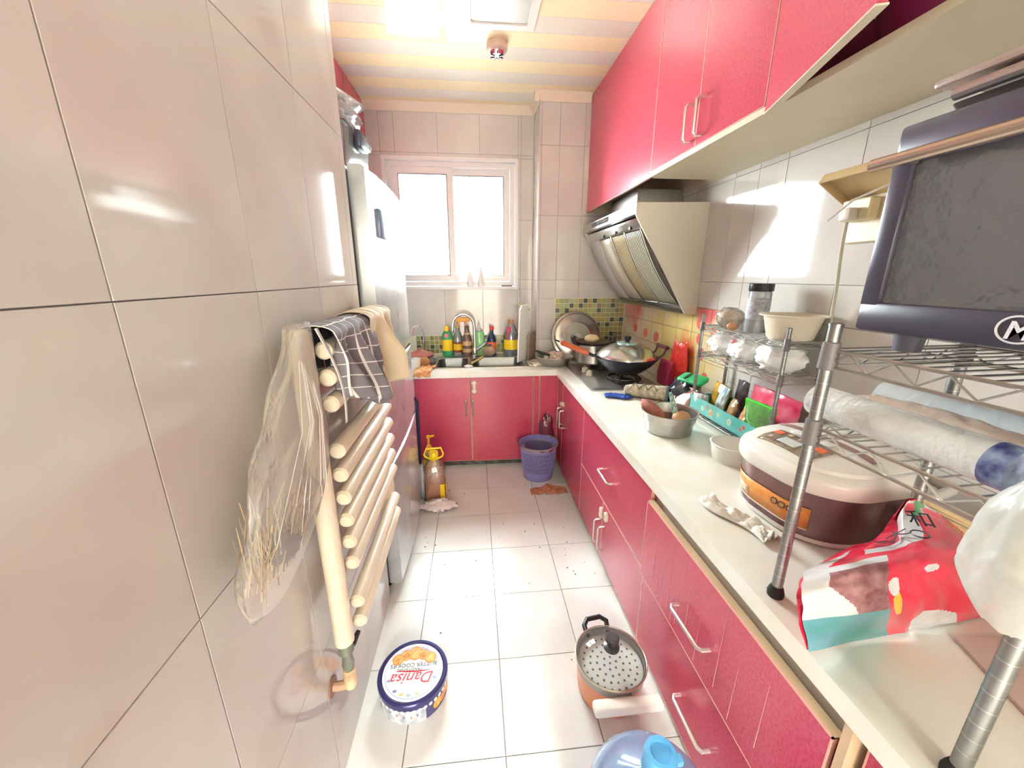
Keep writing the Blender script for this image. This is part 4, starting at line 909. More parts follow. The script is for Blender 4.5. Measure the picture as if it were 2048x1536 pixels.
# ------------------------------------------------------------------ wire racks
def wire_rack(label, A, vw, vd, shelves, top, r=.010, foot=.0, hole_rings=True, step=.022, truss=.028):
    A = Vector(A); vw = Vector(vw); vd = Vector(vd)
    t = thing('wire_rack', label, 'rack', A, group=None)
    cs = [Vector((0, 0, 0)), vw, vw+vd, vd]
    for c in cs:
        p = MB().cyl(c+Vector((0, 0, .012)), c+Vector((0, 0, top)), r, 14).obj('post', steel_d, t)
        MB().lathe([(r*1.5, 0), (r*1.6, .008), (r*1.3, .018), (r*1.05, .024)], 14, c=c).obj('foot', rubber, p)
        MB().lathe([(r*1.08, top-.002), (r*1.08, top+.002), (r*.7, top+.004), (0, top+.004)], 14, c=c).obj('post_cap', steel_d, p)
        if hole_rings:
            mb = MB(); z = .05
            while z < top-.02: mb.lathe([(r*1.03, z), (r*1.03, z+.0015)], 14, c=c, cap=False); z += .025
            mb.obj('groove_rings', steel, p)['kind'] = 'stuff'
    for z in shelves:
        s_ = MB()
        for q in (z, z-truss):
            s_.tube([c+Vector((0, 0, q)) for c in cs], .0028, 6, closed=True)
        sh = s_.obj('shelf_frame', steel, t)
        mb = MB()
        for i in range(4):
            a, b = cs[i], cs[(i+1) % 4]; n = max(4, int((b-a).length/.032)); pts = []
            for k in range(n+1): pts.append(a.lerp(b, k/n)+Vector((0, 0, z-.002 if k % 2 else z-truss+.002)))
            mb.tube(pts, .0019, 5)
        mb.obj('truss_wire', steel, sh)
        mb = MB(); n = int(vw.length/step)
        for k in range(1, n): mb.cyl(vw*(k/n)+Vector((0, 0, z+.001)), vw*(k/n)+vd+Vector((0, 0, z+.001)), .0016, 5)
        mb.cyl(vd*.5+Vector((0, 0, z-.003)), vd*.5+vw+Vector((0, 0, z-.003)), .002, 5)
        mb.obj('shelf_wires', steel, sh)
        for c in cs: MB().lathe([(r*1.12, z-truss-.006), (r*1.45, z-truss-.004), (r*1.3, z+.012), (r*1.1, z+.014)], 14, c=c).obj('collar', mat('grey_collar', (120, 112, 112), .4), sh)
    return t
ZR = (1.243, 1.105)
wire_rack('tall chrome wire rack carrying the toaster oven', (.597, .585, CT), (.008, -.30, 0), (.275, .012, 0), [z-CT for z in ZR], 1.285-CT, .0098)
wire_rack('low chrome wire rack against the tiles behind the rice cooker', (1.0, 1.61, CT), (0, -.475, 0), (.14, 0, 0), [1.155-CT, 1.035-CT, .772-CT], 1.20-CT, .007, step=.03, truss=.02)

# toaster oven
navy = mat('navy_black_enamel', (74, 69, 84), .25, rgb2=(62, 58, 72), scale=5)
t = thing('toaster_oven', 'dark navy toaster oven with smeared glass door on the wire rack', 'oven', (.645, .60, ZR[0]+.003))
OD, OW, O0, O1 = .36, .52, .030, .332
mb = MB(); mb.rbox(.02, OD, -OW, 0, O1-.02, O1, .006); mb.rbox(.02, OD, -OW, 0, O0, O0+.02, .006); mb.rbox(.02, OD, -.018, 0, O0+.015, O1-.015, .004); mb.rbox(.02, OD, -OW, -OW+.018, O0+.015, O1-.015, .004); mb.box(OD-.015, OD, -OW+.01, -.01, O0+.01, O1-.01)
mb.obj('housing', navy, t)
MB().box(OD-.02, OD-.0155, -OW+.02, -.02, O0+.02, O1-.02).obj('inner_back', mat('oven_grey_lining', (120, 118, 126), .4, .4), t, smooth=0)
mb = MB(); mb.rbox(0, .022, -OW, 0, O1-.055, O1, .006); mb.rbox(0, .022, -OW, 0, O0, O0+.046, .006); mb.rbox(0, .022, -.030, 0, O0+.04, O1-.05, .004); mb.rbox(0, .022, -OW, -OW+.03, O0+.04, O1-.05, .004)
dr = mb.obj('door', navy, t)
MB().box(.006, .011, -OW+.028, -.028, O0+.044, O1-.053).obj('door_glass', film('smeared_oven_glass', (112, 112, 120), .62, .10, .7, .15), dr, smooth=0)
hb = MB(); hb.tube([(-.028, .004, O1-.052), (-.028, -OW-.004, O1-.052)], .0095, 12); hb.obj('handle', mat('brass_tinted_bar', (196, 176, 160), .22, .9), dr)
for y in (-.03, -OW+.03): MB().cyl((-.03, y, O1-.052), (.002, y, O1-.052), .007).obj('handle_post', steel, dr)
for z in (.13, .20):
    mb = MB(); mb.cyl((.05, -.02, z), (.05, -OW+.02, z), .002, 5)
    for k in range(14): mb.cyl((.05, -.03-k*.036, z), (OD-.02, -.03-k*.036, z), .0014, 4)
    mb.cyl((OD-.03, -.02, z), (OD-.03, -OW+.02, z), .002, 5); mb.obj('oven_rack', chrome, t)
for x in (.05, OD-.05):
    for y in (-.05, -OW+.05): MB().lathe([(.017, 0), (.018, .006), (.02, .03)], 14, c=(x, y, 0)).obj('foot', mat('grey_rubber_foot', (92, 92, 104), .5), t)
lg = mat('silver_logo', (226, 222, 230), .3)
M = frame((-.0008, -.190, O0+.023), (0, -1, 0), (0, 0, 1))
text('brand_lettering', 'Midea', .030, M, lg, dr, align='LEFT', shear=.15, bold=.0006)
MB().tube([M @ Vector((.012+.020*math.cos(a), .002+.016*math.sin(a), 0)) for a in [R(20)+R(300)*i/24 for i in range(25)]], .0013, 5).obj('brand_ring', lg, dr)
t = thing('baking_tray', 'dark baking tray with bright bar lying on the toaster oven', 'tray', (.70, .585, ZR[0]+.003+O1+.001))
MB().loft([rr(.26, .36, .02, 0, c=(.13, -.19)), rr(.28, .38, .02, .022, c=(.13, -.19)), rr(.275, .375, .02, .022, c=(.13, -.19)), rr(.25, .35, .02, .003, c=(.13, -.19))]).obj('tray', mat('brown_black_enamel', (90, 74, 76), .2, .3), t)
MB().tube([(-.02, -.02, .03), (-.02, -.34, .03)], .009, 10).obj('bar_handle', steel, t)
o = MB().rbox(-.02, .24, -.36, -.02, 0, .012, .005).obj('oven_board', mat('taupe_lacquer_board', (164, 138, 130), .2), loc=(.70, .62, ZR[0]+.003+O1+.048), smooth=35)
tag(o, 'taupe board balanced above the baking tray under the cabinet', 'board')
# film rolls and packets on the lower shelf
zr = ZR[1]+.003
t = thing('film_roll', 'clear cling film roll with navy end at the front of the rack shelf', 'roll', (.645, .50, zr+.029), group='rolls on the rack shelf')
d = Vector((.0, -1, 0)); 
MB().cyl((0, .135, 0), (0, -.135, 0), .029, 24).obj('film', mat('cling_film_silver', (232, 232, 230), .16, .1, var=.12, scale=25, bump=.35, bscale=60), t)
MB().tube([(0, -.125, 0), (0, -.150, 0), (0, -.152, 0)], [.0295, .0295, .02], 24).obj('end_cap', mat('navy_printed_film', (64, 66, 124), .25, rgb2=(150, 166, 196), scale=45), t)
MB().cyl((0, .131, 0), (0, .139, 0), .019, 20).obj('core', mat('white_card_core', (236, 230, 226), .5), t)
t = thing('foil_roll', 'pale blue white wrap roll at the back of the rack shelf', 'roll', (.795, .50, zr+.03), group='rolls on the rack shelf')
MB().tube([(0, .150, .0), (0, .145, 0), (0, -.15, 0), (0, -.155, 0)], [.018, .028, .028, .018], 24).obj('wrap', mat('bluish_wrap', (206, 212, 216), .2, var=.1, scale=20, bump=.3, bscale=50), t)
t = thing('bread_packet', 'beige film bread packet between the two rolls', 'packet', (.72, .50, zr+.012))
def bp(u, v, s):
    w_ = math.sin(PI*min(1, max(0, u)))**.5; h_ = math.sin(PI*v)**.6
    return Vector((-.036+.072*u, -.15+.29*v, .022+s*.018*w_*h_+.004*noise.noise(Vector((u*7, v*14, s)))))
mb = MB().sheet(lambda u, v: bp(u, v, 1), 12, 30).sheet(lambda u, v: bp(u, v, -1), 12, 30)
mb.obj('packet', mat('beige_bread_film', (226, 206, 192), .18, rgb2=(214, 188, 170), scale=14, bump=.4, bscale=40), t, smooth=60)
o = MB().rbox(-.03, .03, -.03, .03, 0, .045, .006).obj('black_gadget', black, loc=(.80, .335, zr+.062), rot=(0, 0, .2)); tag(o, 'black plastic gadget resting on the pale roll at the right edge', 'gadget')
# on the low rack
t = thing('spice_jar', 'clear jar with black lid and grey label on the low rack', 'jar', (1.065, 1.375, 1.157))
MB().lathe([(0, 0), (.036, 0), (.038, .01), (.038, .145), (.033, .155), (0, .155)], 26).obj('jar_body', film('jar_clear', (214, 218, 222), .45, .08, .5), t)
MB().lathe([(0, .003), (.0355, .003), (.0355, .05), (0, .05)], 22).obj('contents', mat('black_sesame', (54, 52, 58), .7), t)
MB().lathe([(.0385, .05), (.0385, .125)], 26, cap=False).obj('paper_label', mat('grey_print_label', (190, 192, 198), .5, rgb2=(150, 150, 160), scale=90), t)
MB().lathe([(.040, .152), (.041, .154), (.041, .178), (.039, .18), (0, .18)], 26).obj('lid', black, t)
t = thing('cream_bowl', 'wide cream plastic bowl on top of the low rack', 'bowl', (1.065, 1.205, 1.157))
MB().lathe([(0, 0), (.062, 0), (.068, .006), (.085, .075), (.098, .078), (.099, .082), (.09, .083), (.080, .076), (.063, .009), (0, .007)], 36, cap=False).obj('bowl', mat('cream_melamine', (230, 218, 196), .3), t)
t = thing('food_pouch', 'clear bag of pale crumbs at the far end of the low rack', 'plastic bag', (1.06, 1.52, 1.157))
MB().ball((0, 0, .035), (.042, .052, .036), 20, jit=.12, seed=31).obj('contents', mat('tan_crumbs', (226, 206, 176), .8, var=.3, scale=60), t)
MB().ball((0, 0, .040), (.048, .060, .042), 26, jit=.2, fr=8, seed=32, crease=True).obj('film', film('clear_pouch_film', (240, 236, 230), .2, .1, .6, .4), t, smooth=60)
o = MB().ball((0, 0, .014), (.02, .022, .014), 12, jit=.3, seed=3).obj('ginger_root', mat('ginger_skin', (196, 142, 96), .7, var=.2, scale=40), loc=(1.02, 1.44, 1.157)); tag(o, 'small brown ginger piece beside the pouch on the low rack', 'ginger')
wb = mat('white_carrier_film', (248, 247, 246), .35, bump=.5, bscale=35)
for k, (y, r, z0, lb) in enumerate(((1.535, (.062, .065, .052), 1.037, 'bunched white plastic bag at the far end of the middle rack tier'),
                                (1.40, (.062, .075, .046), 1.037, 'white plastic bag with pink print in the centre of the middle rack tier'),
                                (1.225, (.066, .085, .056), 1.037, 'tall white plastic bag at the near end of the middle rack tier'))):
    t = thing('white_bag', lb, 'plastic bag', (1.065, y, z0), group='white bags on the middle rack tier')
    MB().ball((0, 0, r[2]*.98), r, 40, jit=.2, fr=7, seed=40+k, crease=True).obj('bag', wb, t, smooth=50)
    if k == 1: MB().ball((-.045, .02, .075), (.012, .016, .010), 10).obj('pink_print', mat('pink_bag_print', (240, 150, 150), .5), t)
# teal tray and packets
t = thing('teal_tray', 'teal flower printed tray on the bottom of the low rack', 'tray', (1.06, 1.37, .776))
teal = mat('teal_flower_print', (110, 186, 178), .4, rgb2=(84, 166, 160), scale=18)
mb = MB(); mb.box(-.078, -.074, -.235, .235, 0, .066); mb.box(.074, .078, -.235, .235, 0, .066); mb.box(-.078, .078, .231, .235, 0, .066); mb.box(-.078, .078, -.235, -.231, 0, .066); mb.box(-.078, .078, -.235, .235, 0, .003)
mb.obj('tray_body', teal, t, smooth=0)
for k, (y, z, r, c) in enumerate(((-.05, .035, .014, 0), (-.13, .045, .008, 1), (-.115, .03, .007, 1), (.02, .04, .010, 0), (.10, .045, .008, 1), (.07, .03, .016, 2), (.13, .03, .012, 0), (-.16, .03, .010, 2))):
    M = Matrix.Translation((-.0782, y, z)) @ Matrix.Rotation(-PI/2, 4, 'Y')
    f = MB()
    for q in range(5): f.lathe([(r*.5, 0), (r*.5, .0006)], 8, M=M @ Matrix.Translation((r*.6*math.cos(q*1.2566), r*.6*math.sin(q*1.2566), 0)))
    f.obj('flower_print', [mat('pale_leaf_print', (196, 222, 190), .4), mat('coral_flower_print', (238, 122, 104), .4), mat('sand_print', (222, 190, 140), .4)][c], t, smooth=0)
def packet(name, label, x, y, z, w_, h_, d_, m_, rz=0., tilt=0., cat='packet', clip=None, group='packets in the teal tray'):
    t = thing(name, label, cat, (x, y, z), rz, group)
    M = Matrix.Rotation(tilt, 4, 'Y')
    def pf(s):
        def fn(u, v):
            b = (math.sin(PI*u)**.5)*(math.sin(PI*min(1, v*.9+.05))**.5)
            return M @ Vector((s*d_/2*b+.004*noise.noise(Vector((u*6, v*6, x*9+s))), -w_/2+w_*u, h_*v+.006*noise.noise(Vector((u*4, 2, x*7)))*v))
        return fn
    MB().sheet(pf(1), 14, 18).sheet(pf(-1), 14, 18).obj('packet_body', m_, t, smooth=60)
    if clip: MB().rbox(-.006, .006, -w_/2, w_/2, h_-.022, h_+.004, .002, 1, M=M).obj('seal_strip', clip, t)
    return t
lime = mat('lime_zip_strip', (60, 206, 20), .3)
packet('zip_bag', 'green zip bag of dried food at the near end of the teal tray', 1.02, 1.205, .780, .135, .145, .05, film('green_zip_film', (110, 190, 90), .62, .12, .6, .3), R(4), R(-6), 'bag', lime)
packet('snack_packet', 'yellow and black seasoning packet at the far end of the tray', 1.075, 1.545, .780, .13, .12, .04, mat('mustard_black_print', (206, 156, 30), .25, rgb2=(110, 92, 40), scale=12), R(-6), R(10))
packet('white_packet', 'white crumpled packet at the far front of the teal tray', 1.01, 1.55, .780, .075, .085, .03, mat('white_packet_film', (236, 232, 232), .25, var=.1, scale=30), R(20), R(-14))
packet('spice_sachet', 'white and teal sachet standing upright in the tray', 1.03, 1.475, .780, .05, .13, .016, mat('pale_sachet_film', (226, 236, 236), .2, rgb2=(176, 206, 210), scale=22), R(10), R(16))
packet('noodle_packet', 'brown noodle packet beside the upright sachet', 1.035, 1.40, .780, .07, .10, .03, mat('brown_noodle_film', (176, 140, 96), .25, var=.3, scale=22), R(-20), R(12))
packet('spice_packet', 'orange tan spice packet with a lime clip beside the zip bag', 1.02, 1.315, .780, .06, .105, .025, mat('tan_orange_film', (214, 168, 120), .25, rgb2=(196, 110, 60), scale=16), R(-14), R(18), clip=lime)
packet('red_packet', 'shiny pink red packet at the back of the teal tray', 1.105, 1.27, .780, .24, .165, .035, mat('pink_red_film', (220, 56, 92), .18, rgb2=(236, 120, 140), scale=18), 0, R(4))
packet('dark_packet', 'dark grey packet at the back of the teal tray', 1.108, 1.45, .780, .07, .16, .03, mat('dark_grey_film', (92, 84, 88), .2), 0, R(4))
# socket box with a cord
t = thing('socket_box', 'beige splash proof socket box with its cover flipped open', 'socket', (XR, 1.075, 1.50))
tn = mat('aged_tan_plastic', (206, 178, 132), .35); cr = mat('cream_socket_plastic', (230, 214, 176), .35)
MB().rbox(-.012, -.0005, -.10, .10, -.04, .09, .003, 1).obj('back_plate', cr, t)
MB().rbox(-.045, -.012, .0, .09, .02, .08, .004, 1).obj('socket_module', cr, t)
M = Matrix.Translation((-.012, 0, .09)) @ Matrix.Rotation(R(32), 4, 'Y')
mb = MB(); mb.box(-.12, 0, -.10, .10, -.003, 0, M=M); mb.box(-.12, -.117, -.10, .10, -.028, 0, M=M); mb.box(-.12, 0, .097, .10, -.028, 0, M=M); mb.box(-.12, 0, -.10, -.097, -.028, 0, M=M)
mb.obj('flip_cover', tn, t, smooth=0)
MB().rbox(-.075, -.045, .03, .065, .02, .055, .005).obj('plug', mat('grey_cream_plug', (214, 206, 190), .4), t)
pts = [(-.06, .047, .025), (-.06, .047, -.02), (-.052, .05, -.10), (-.045, .045, -.18), (-.03, .06, -.26), (-.02, .058, -.345)]
cv = []
for i in range(len(pts)-1):
    for k in range(6): cv.append(Vector(pts[i]).lerp(Vector(pts[i+1]), k/6))
cv.append(Vector(pts[-1])); cv = [sum((cv[max(0, min(len(cv)-1, i+j))] for j in range(-4, 5)), Vector())/9 for i in range(len(cv))]
o = MB().tube(cv, .0048, 8).obj('power_cord', mat('grey_cord', (190, 184, 164), .5), loc=t.location); tag(o, 'grey power cord hanging from the socket plug behind the rack', 'cord')
t3 = MB().tube([(-.02, -.08, .12), (-.09, .01, .07), (-.115, .055, .02)], .003, 6).obj('white_cable', white_p, t)

# ------------------------------------------------------------------ rice cooker
RC = Vector((.905, .84, CT)); t = thing('rice_cooker', 'white and wine brown rice cooker behind the rack post', 'rice cooker', RC, R(6))
wine = mat('wine_brown_steel', (140, 108, 106), .2, .6, rgb2=(120, 86, 92), scale=6); rcw = mat('rice_cooker_white', (236, 230, 222), .25)
MB().loft([rr(.29, .28, .11, 0, 10), rr(.305, .295, .115, .006, 10), rr(.31, .30, .115, .018, 10)]).obj('base_ring', rcw, t)
body = lambda k: rr(.306+.034*k, .296+.034*k, .118+.012*k, .018+.125*k, 10)
MB().loft([body(k/6) for k in range(7)]).obj('body', wine, t)
MB().loft([rr(.345, .335, .13, .142, 10), rr(.352, .342, .132, .150, 10), rr(.352, .342, .132, .172, 10), rr(.345, .335, .13, .182, 10), rr(.32, .31, .125, .192, 10)]).obj('upper_rim', rcw, t)
ld = MB().loft([rr(.318, .308, .124, .191, 10), rr(.31, .30, .12, .200, 10), rr(.27, .26, .11, .212, 10), rr(.18, .17, .08, .220, 10), rr(.06, .06, .029, .223, 10)]).obj('lid', rcw, t)
pn = mat('bronze_panel', (168, 146, 126), .25, .3, rgb2=(130, 112, 96), scale=60)
def lid_z(x, y):
    q = (abs(x)**2.6+abs(y*1.03)**2.6)**(1/2.6); tb = ((.03, .223), (.09, .220), (.135, .212), (.155, .200), (.159, .191), (.2, .17))
    if q < .03: return .223
    for (a, za), (b, zb) in zip(tb, tb[1:]):
        if q <= b: return za+(zb-za)*(q-a)/(b-a)
    return .17
def lid_patch(nm, x0, x1, y0, y1, m_, off=.0015):
    return MB().sheet(lambda u, v: Vector((x0+(x1-x0)*u, y0+(y1-y0)*v, lid_z(x0+(x1-x0)*u, y0+(y1-y0)*v)+off)), 8, 10).obj(nm, m_, ld, solid=.001)
lid_patch('control_panel', -.140, -.065, -.075, .075, pn)
lid_patch('display', -.125, -.095, -.022, .03, mat('pale_lcd', (206, 212, 208), .2), .0028)
lid_patch('open_button', -.058, -.035, -.05, .055, white_p, .004)
for (x, y) in ((-.085, -.055), (-.085, .06)): lid_patch('orange_key', x-.010, x+.010, y-.012, y+.012, mat('orange_key', (240, 112, 72), .3), .0028)
for (x, y) in ((-.118, -.05), (-.118, .055), (-.1, -.045), (-.08, .0), (-.08, .03)): lid_patch('key', x-.006, x+.006, y-.006, y+.006, mat('tan_key', (206, 178, 150), .3), .0028)
lid_patch('lid_trim', -.02, .0, -.128, .128, mat('rose_brown_trim', (156, 120, 112), .3), .002)
rs_ = [Vector((p.x, p.y, 0)) for p in rr(.33, .32, .13, 0, 10)]
def side_patch(nm, i0, i1, z0, z1, m_, off=.002):
    idx = [k % len(rs_) for k in range(i0, i1+1)]
    rings = []
    for z in (z0, z1):
        k = (z-.018)/.125; bb = body(k); rings.append([bb[i]+Vector((bb[i].x, bb[i].y, 0)).normalized()*off for i in idx])
    n = len(idx); v = rings[0]+rings[1]; f = [(i, i+1, n+i+1, n+i) for i in range(n-1)]
    return MB().add(v, f).obj(nm, m_, t, solid=.0008)
side_patch('sticker', 15, 26, .040, .098, mat('orange_rice_sticker', (240, 170, 90), .4, rgb2=(232, 140, 60), scale=30))
side_patch('sticker_edge', 15, 26, .036, .0395, white_p, .0024)
side_patch('sticker_rice', 16, 20, .045, .07, mat('rice_print', (236, 232, 226), .5, rgb2=(236, 190, 140), scale=60), .003)
for k, i in enumerate((22, 23, 24)):
    p = body(.5)[i]; nrm = Vector((p.x, p.y, 0)).normalized(); M = frame(p+nrm*.004+Vector((0, 0, .0)), Vector((0, 0, 1)).cross(nrm), (0, 0, 1))
    MB().loft([rr(.017, .017, .006, 0), rr(.017, .017, .006, .001)], M=M).obj('sticker_badge', mat('brown_badge', (110, 66, 60), .4), t)
    MB().loft([rr(.011, .011, .004, .001), rr(.011, .011, .004, .0016)], M=M).obj('sticker_badge', mat('tan_badge', (206, 164, 104), .4), t)
MB().tube([(.08, -.168, .135), (.09, -.185, .15), (.15, -.178, .155), (.185, -.10, .155), (.19, .0, .155)], [.008, .012, .012, .012, .010], 10).obj('carry_handle', mat('grey_white_handle', (206, 202, 196), .35), t)

# ------------------------------------------------------------------ date bag and its neighbours, near right corner
t = thing('date_bag', 'red printed bag of dried dates lying on the near worktop', 'food bag', (.78, .53, CT))
rows = [  # px, py, depth y for seven columns, bottom row to top row
    [(1618, 1303, .455), (1710, 1284, .470), (1790, 1268, .476), (1830, 1260, .480), (1880, 1250, .486), (1950, 1240, .494), (2012, 1230, .505)],
    [(1604, 1225, .448), (1705, 1212, .442), (1790, 1198, .448), (1830, 1190, .452), (1880, 1185, .460), (1945, 1185, .478), (2008, 1205, .502)],
    [(1604, 1165, .470), (1700, 1145, .462), (1790, 1128, .466), (1830, 1120, .472), (1875, 1112, .480), (1935, 1115, .498), (1992, 1165, .520)],
    [(1612, 1140, .520), (1700, 1108, .520), (1785, 1092, .528), (1815, 1075, .534), (1860, 1062, .540), (1925, 1070, .552), (1972, 1115, .560)],
    [(1640, 1132, .575), (1712, 1094, .575), (1782, 1078, .580), (1802, 1018, .585), (1838, 1000, .592), (1905, 1048, .602), (1950, 1085, .610)]]
G = [[U(a, b, 1, y)-Vector((.78, .53, CT)) for a, b, y in rw] for rw in rows]
for rw in G:
    for p in rw: p.z = max(p.z, .003)
def cr_(p, t_):   # Catmull-Rom through control points
    n = len(p)-1; s = min(n-1e-6, max(0, t_*n)); i = int(s); f = s-i
    a, b, c, d = p[max(0, i-1)], p[i], p[i+1], p[min(n, i+2)]
    return .5*((2*b)+(c-a)*f+(2*a-5*b+4*c-d)*f*f+(3*b-a-3*c+d)*f**3)
def bagS(u, v):
    p = cr_([cr_(rw, u) for rw in G], v)
    q = noise.noise(Vector((u*9, v*5, 3)))*.006+noise.noise(Vector((u*3+v*9, v*2, 8)))*.006
    return Vector((p.x, p.y-q, max(.0025, p.z+q*.6)))
bm_red = mat('date_bag_red', (222, 44, 74), .16, spec=.7); bm_w = mat('date_bag_white', (216, 212, 213), .16, spec=.7, bump=.3, bscale=30); bm_d = mat('dates_through_film', (128, 72, 78), .2, rgb2=(176, 130, 132), scale=40)
bm_t = mat('date_bag_teal', (70, 150, 146), .16, rgb2=(104, 156, 180), scale=10); bm_g = mat('cherry_green', (104, 168, 110), .3); bm_p = mat('cherry_pink', (232, 96, 110), .3); bm_o = mat('sun_yellow_print', (236, 186, 70), .3)
def zone(u, v):
    if v > .80 and .50 < u < .82 and v > .86:
        if (u-.58)**2*40+(v-.93)**2*60 < .09 or (u-.72)**2*60+(v-.90)**2*60 < .1: return 5
        if (u-.62)**2*60+(v-.90)**2*60 < .10 or (u-.66)**2*60+(v-.95)**2*60 < .08: return 4
        if u < .74 and v < .985: return 1
    if v > .62 and .22 < u < .60 and v > .62+.25*max(0, u-.48): return 1 if v > .68 else 0
    if u < .30 and v < .20: return 3
    if u < .13+.05*math.sin(v*9): return 1
    if u < .30 and v < .62: return 2 if (.1 < u and v < .55) else 1
    if .46 < u < .74 and v < .10+.05*math.sin((u-.46)*11): return 1
    for a, b, ra, rb in ((.27, .60, .03, .07), (.34, .33, .035, .06), (.62, .42, .05, .03)):
        if ((u-a)/ra)**2+((v-b)/rb)**2 < 1: return 1
    if ((u-.355)/.035)**2+((v-.22)/.07)**2 < 1: return 6
    return 0
nu, nv = 190, 110; mb = MB()
vv = [bagS(i/nu, j/nv) for j in range(nv+1) for i in range(nu+1)]
for j in range(nv):
    for i in range(nu): a = j*(nu+1)+i; mb.f.append([a, a+1, a+nu+2, a+nu+1]); mb.mi.append(zone((i+.5)/nu, (j+.5)/nv))
mb.v = vv
k0 = len(mb.v)   # back of the pillow
mb.sheet(lambda u, v: Vector((bagS(u, v).x, bagS(u, v).y+.004+.05*math.sin(PI*u)*math.sin(PI*min(1, v*1.0)), max(.002, bagS(u, v).z*(.92 if v < .999 else 1)-.01*math.sin(PI*v)))), 30, 20, mi=0)
mb.obj('film', [bm_red, bm_w, bm_d, bm_t, bm_g, bm_p, bm_o], t, smooth=60)
ink = mat('black_print_ink', (40, 42, 56), .4); wink = mat('white_print_ink', (244, 236, 238), .4)
def on_bag(u, v, rot=0., off=.009):
    p = bagS(u, v); dx = bagS(min(1, u+.02), v)-bagS(max(0, u-.02), v); dy = bagS(u, min(1, v+.03))-bagS(u, max(0, v-.03))
    M = frame(p, dx, dy); nrm = Vector((M[0][2], M[1][2], M[2][2]))
    if nrm.dot(Vector((-.5, -.8, .5))) < 0: nrm = -nrm
    return Matrix.Translation(nrm*off) @ M @ Matrix.Rotation(rot, 4, 'Z')
text('bag_lettering', '\u548c', .040, on_bag(.60, .82, R(-30)), ink, t, .0003)
text('bag_lettering', '\u5927', .042, on_bag(.44, .76, R(-25)), ink, t, .0003)
text('bag_lettering', '\u7530', .026, on_bag(.31, .74, R(-20)), ink, t, .0003)
M = on_bag(.585, .70); MB().tube([M @ Vector((.010*math.cos(a), .014*math.sin(a), 0)) for a in [2*PI*i/20 for i in range(20)]], .0012, 5, closed=True).obj('bag_seal_print', ink, t)
# neighbours
o = MB().prism([(-.10, -.12), (.16, -.17), (.20, .08), (-.02, .10)], 0, .006, 2).obj('card_sheet', mat('dusty_pink_card', (206, 182, 174), .6), loc=(.86, .36, CT+.0005), smooth=0)
tag(o, 'dusty pink card sheet under the red bag at the near corner', 'card')
t = thing('chopstick_bundle', 'bundle of pale wooden chopsticks behind the red bag', 'chopsticks', (.90, .62, CT))
a0, a1 = U(1838, 1010, 1, .63)-Vector(t.location), U(1960, 1075, 1, .56)-Vector(t.location)
for k in range(8):
    o_ = Vector((.004*(k % 2), .0, -.0085*k+.012)); q0, q1 = a0+o_, a1+o_+Vector((.02, 0, -.004))
    q0.x += .006*math.sin(k*2.2)
    MB().tube([q0, q1], .0052, 6).obj('chopstick', mat('pale_chopstick_wood', (230, 208, 160), .6, var=.12, scale=30), t)
o = MB().lathe([(0, 0), (.024, 0), (.028, .06), (.026, .06), (.022, .004), (0, .003)], 22, cap=False).obj('white_cup', white_p, loc=(1.04, .66, CT)); tag(o, 'small white cup beside the rice cooker handle', 'cup')
bc_ = U(2075, 1105, 0, .60); t = thing('shopping_bag', 'milky white plastic bag hanging at the right edge of the rack', 'plastic bag', bc_-Vector((0, 0, .10)))
sbf = film('milky_shopping_film', (226, 225, 218), .66, .3, .1, .3, ior=1.1)
def sbag(u, v):
    a = u*2*PI; r = (math.sin(PI*min(1, .08+.92*v))**.75)*(1-.35*v); q = noise.noise(Vector((math.cos(a)*1.3, math.sin(a)*1.3, v*3)))+.5*abs(noise.noise(Vector((math.cos(a)*3, math.sin(a)*3, v*6))))
    return Vector((.055*r*math.cos(a)*(1+.18*q), .060*r*math.sin(a)*(1+.18*q), .205*v+.012*q))
MB().sheet(sbag, 60, 40).obj('bag', sbf, t, smooth=60)
# ------------------------------------------------------------------ floor things
navy_t = mat('navy_tin_enamel', (58, 58, 112), .15, .3)
t = thing('cookie_tin', 'round navy butter cookie tin standing on the floor', 'tin', (-.238, 1.012, 0))
TR, THt = .115, .084
MB().lathe([(0, 0), (TR-.006, 0), (TR-.004, .002), (TR-.004, THt-.02)], 56, cap=False, a0=R(-150), a1=R(-62)).obj('printed_side', mat('winter_scene_print', (222, 224, 222), .3, rgb2=(150, 160, 172), scale=38), t)
MB().lathe([(TR-.004, .002), (TR-.004, THt-.02)], 56, cap=False, a0=R(-62), a1=R(210)).obj('printed_side', mat('navy_print', (74, 70, 116), .25), t)
MB().lathe([(TR-.005, 0), (TR-.005, .001), (0, .001)], 48).obj('base_plate', steel, t)
ldn = MB().lathe([(TR-.001, THt-.024), (TR, THt-.020), (TR, THt-.004), (TR-.003, THt), (TR-.011, THt), (TR-.014, THt-.003), (TR-.016, THt-.003)], 64, cap=False).obj('lid', navy_t, t)
mb = MB()
for k in range(40):
    a = 2*PI*k/40; mb.lathe([(.0062, 0), (.0062, .0006), (0, .0006)], 10, M=Matrix.Translation(((TR-.0002)*math.cos(a), (TR-.0002)*math.sin(a), THt-.026)) @ Matrix.Rotation(a, 4, 'Z') @ Matrix.Rotation(PI/2, 4, 'Y'))
mb.obj('scallop_edge', mat('white_scallop_print', (232, 232, 236), .3), ldn, smooth=0)
MB().lathe([(0, THt-.003), (TR-.015, THt-.003)], 56, cap=False).obj('lid_top', mat('white_tin_print', (244, 244, 242), .2), ldn)
MB().lathe([(TR-.024, THt-.0026), (TR-.026, THt-.0025)], 56, cap=False).obj('border_line', mat('pale_blue_line', (170, 184, 214), .3), ldn)
TZ = Matrix.Translation((0, 0, THt-.0026)) @ Matrix.Rotation(PI, 4, 'Z')
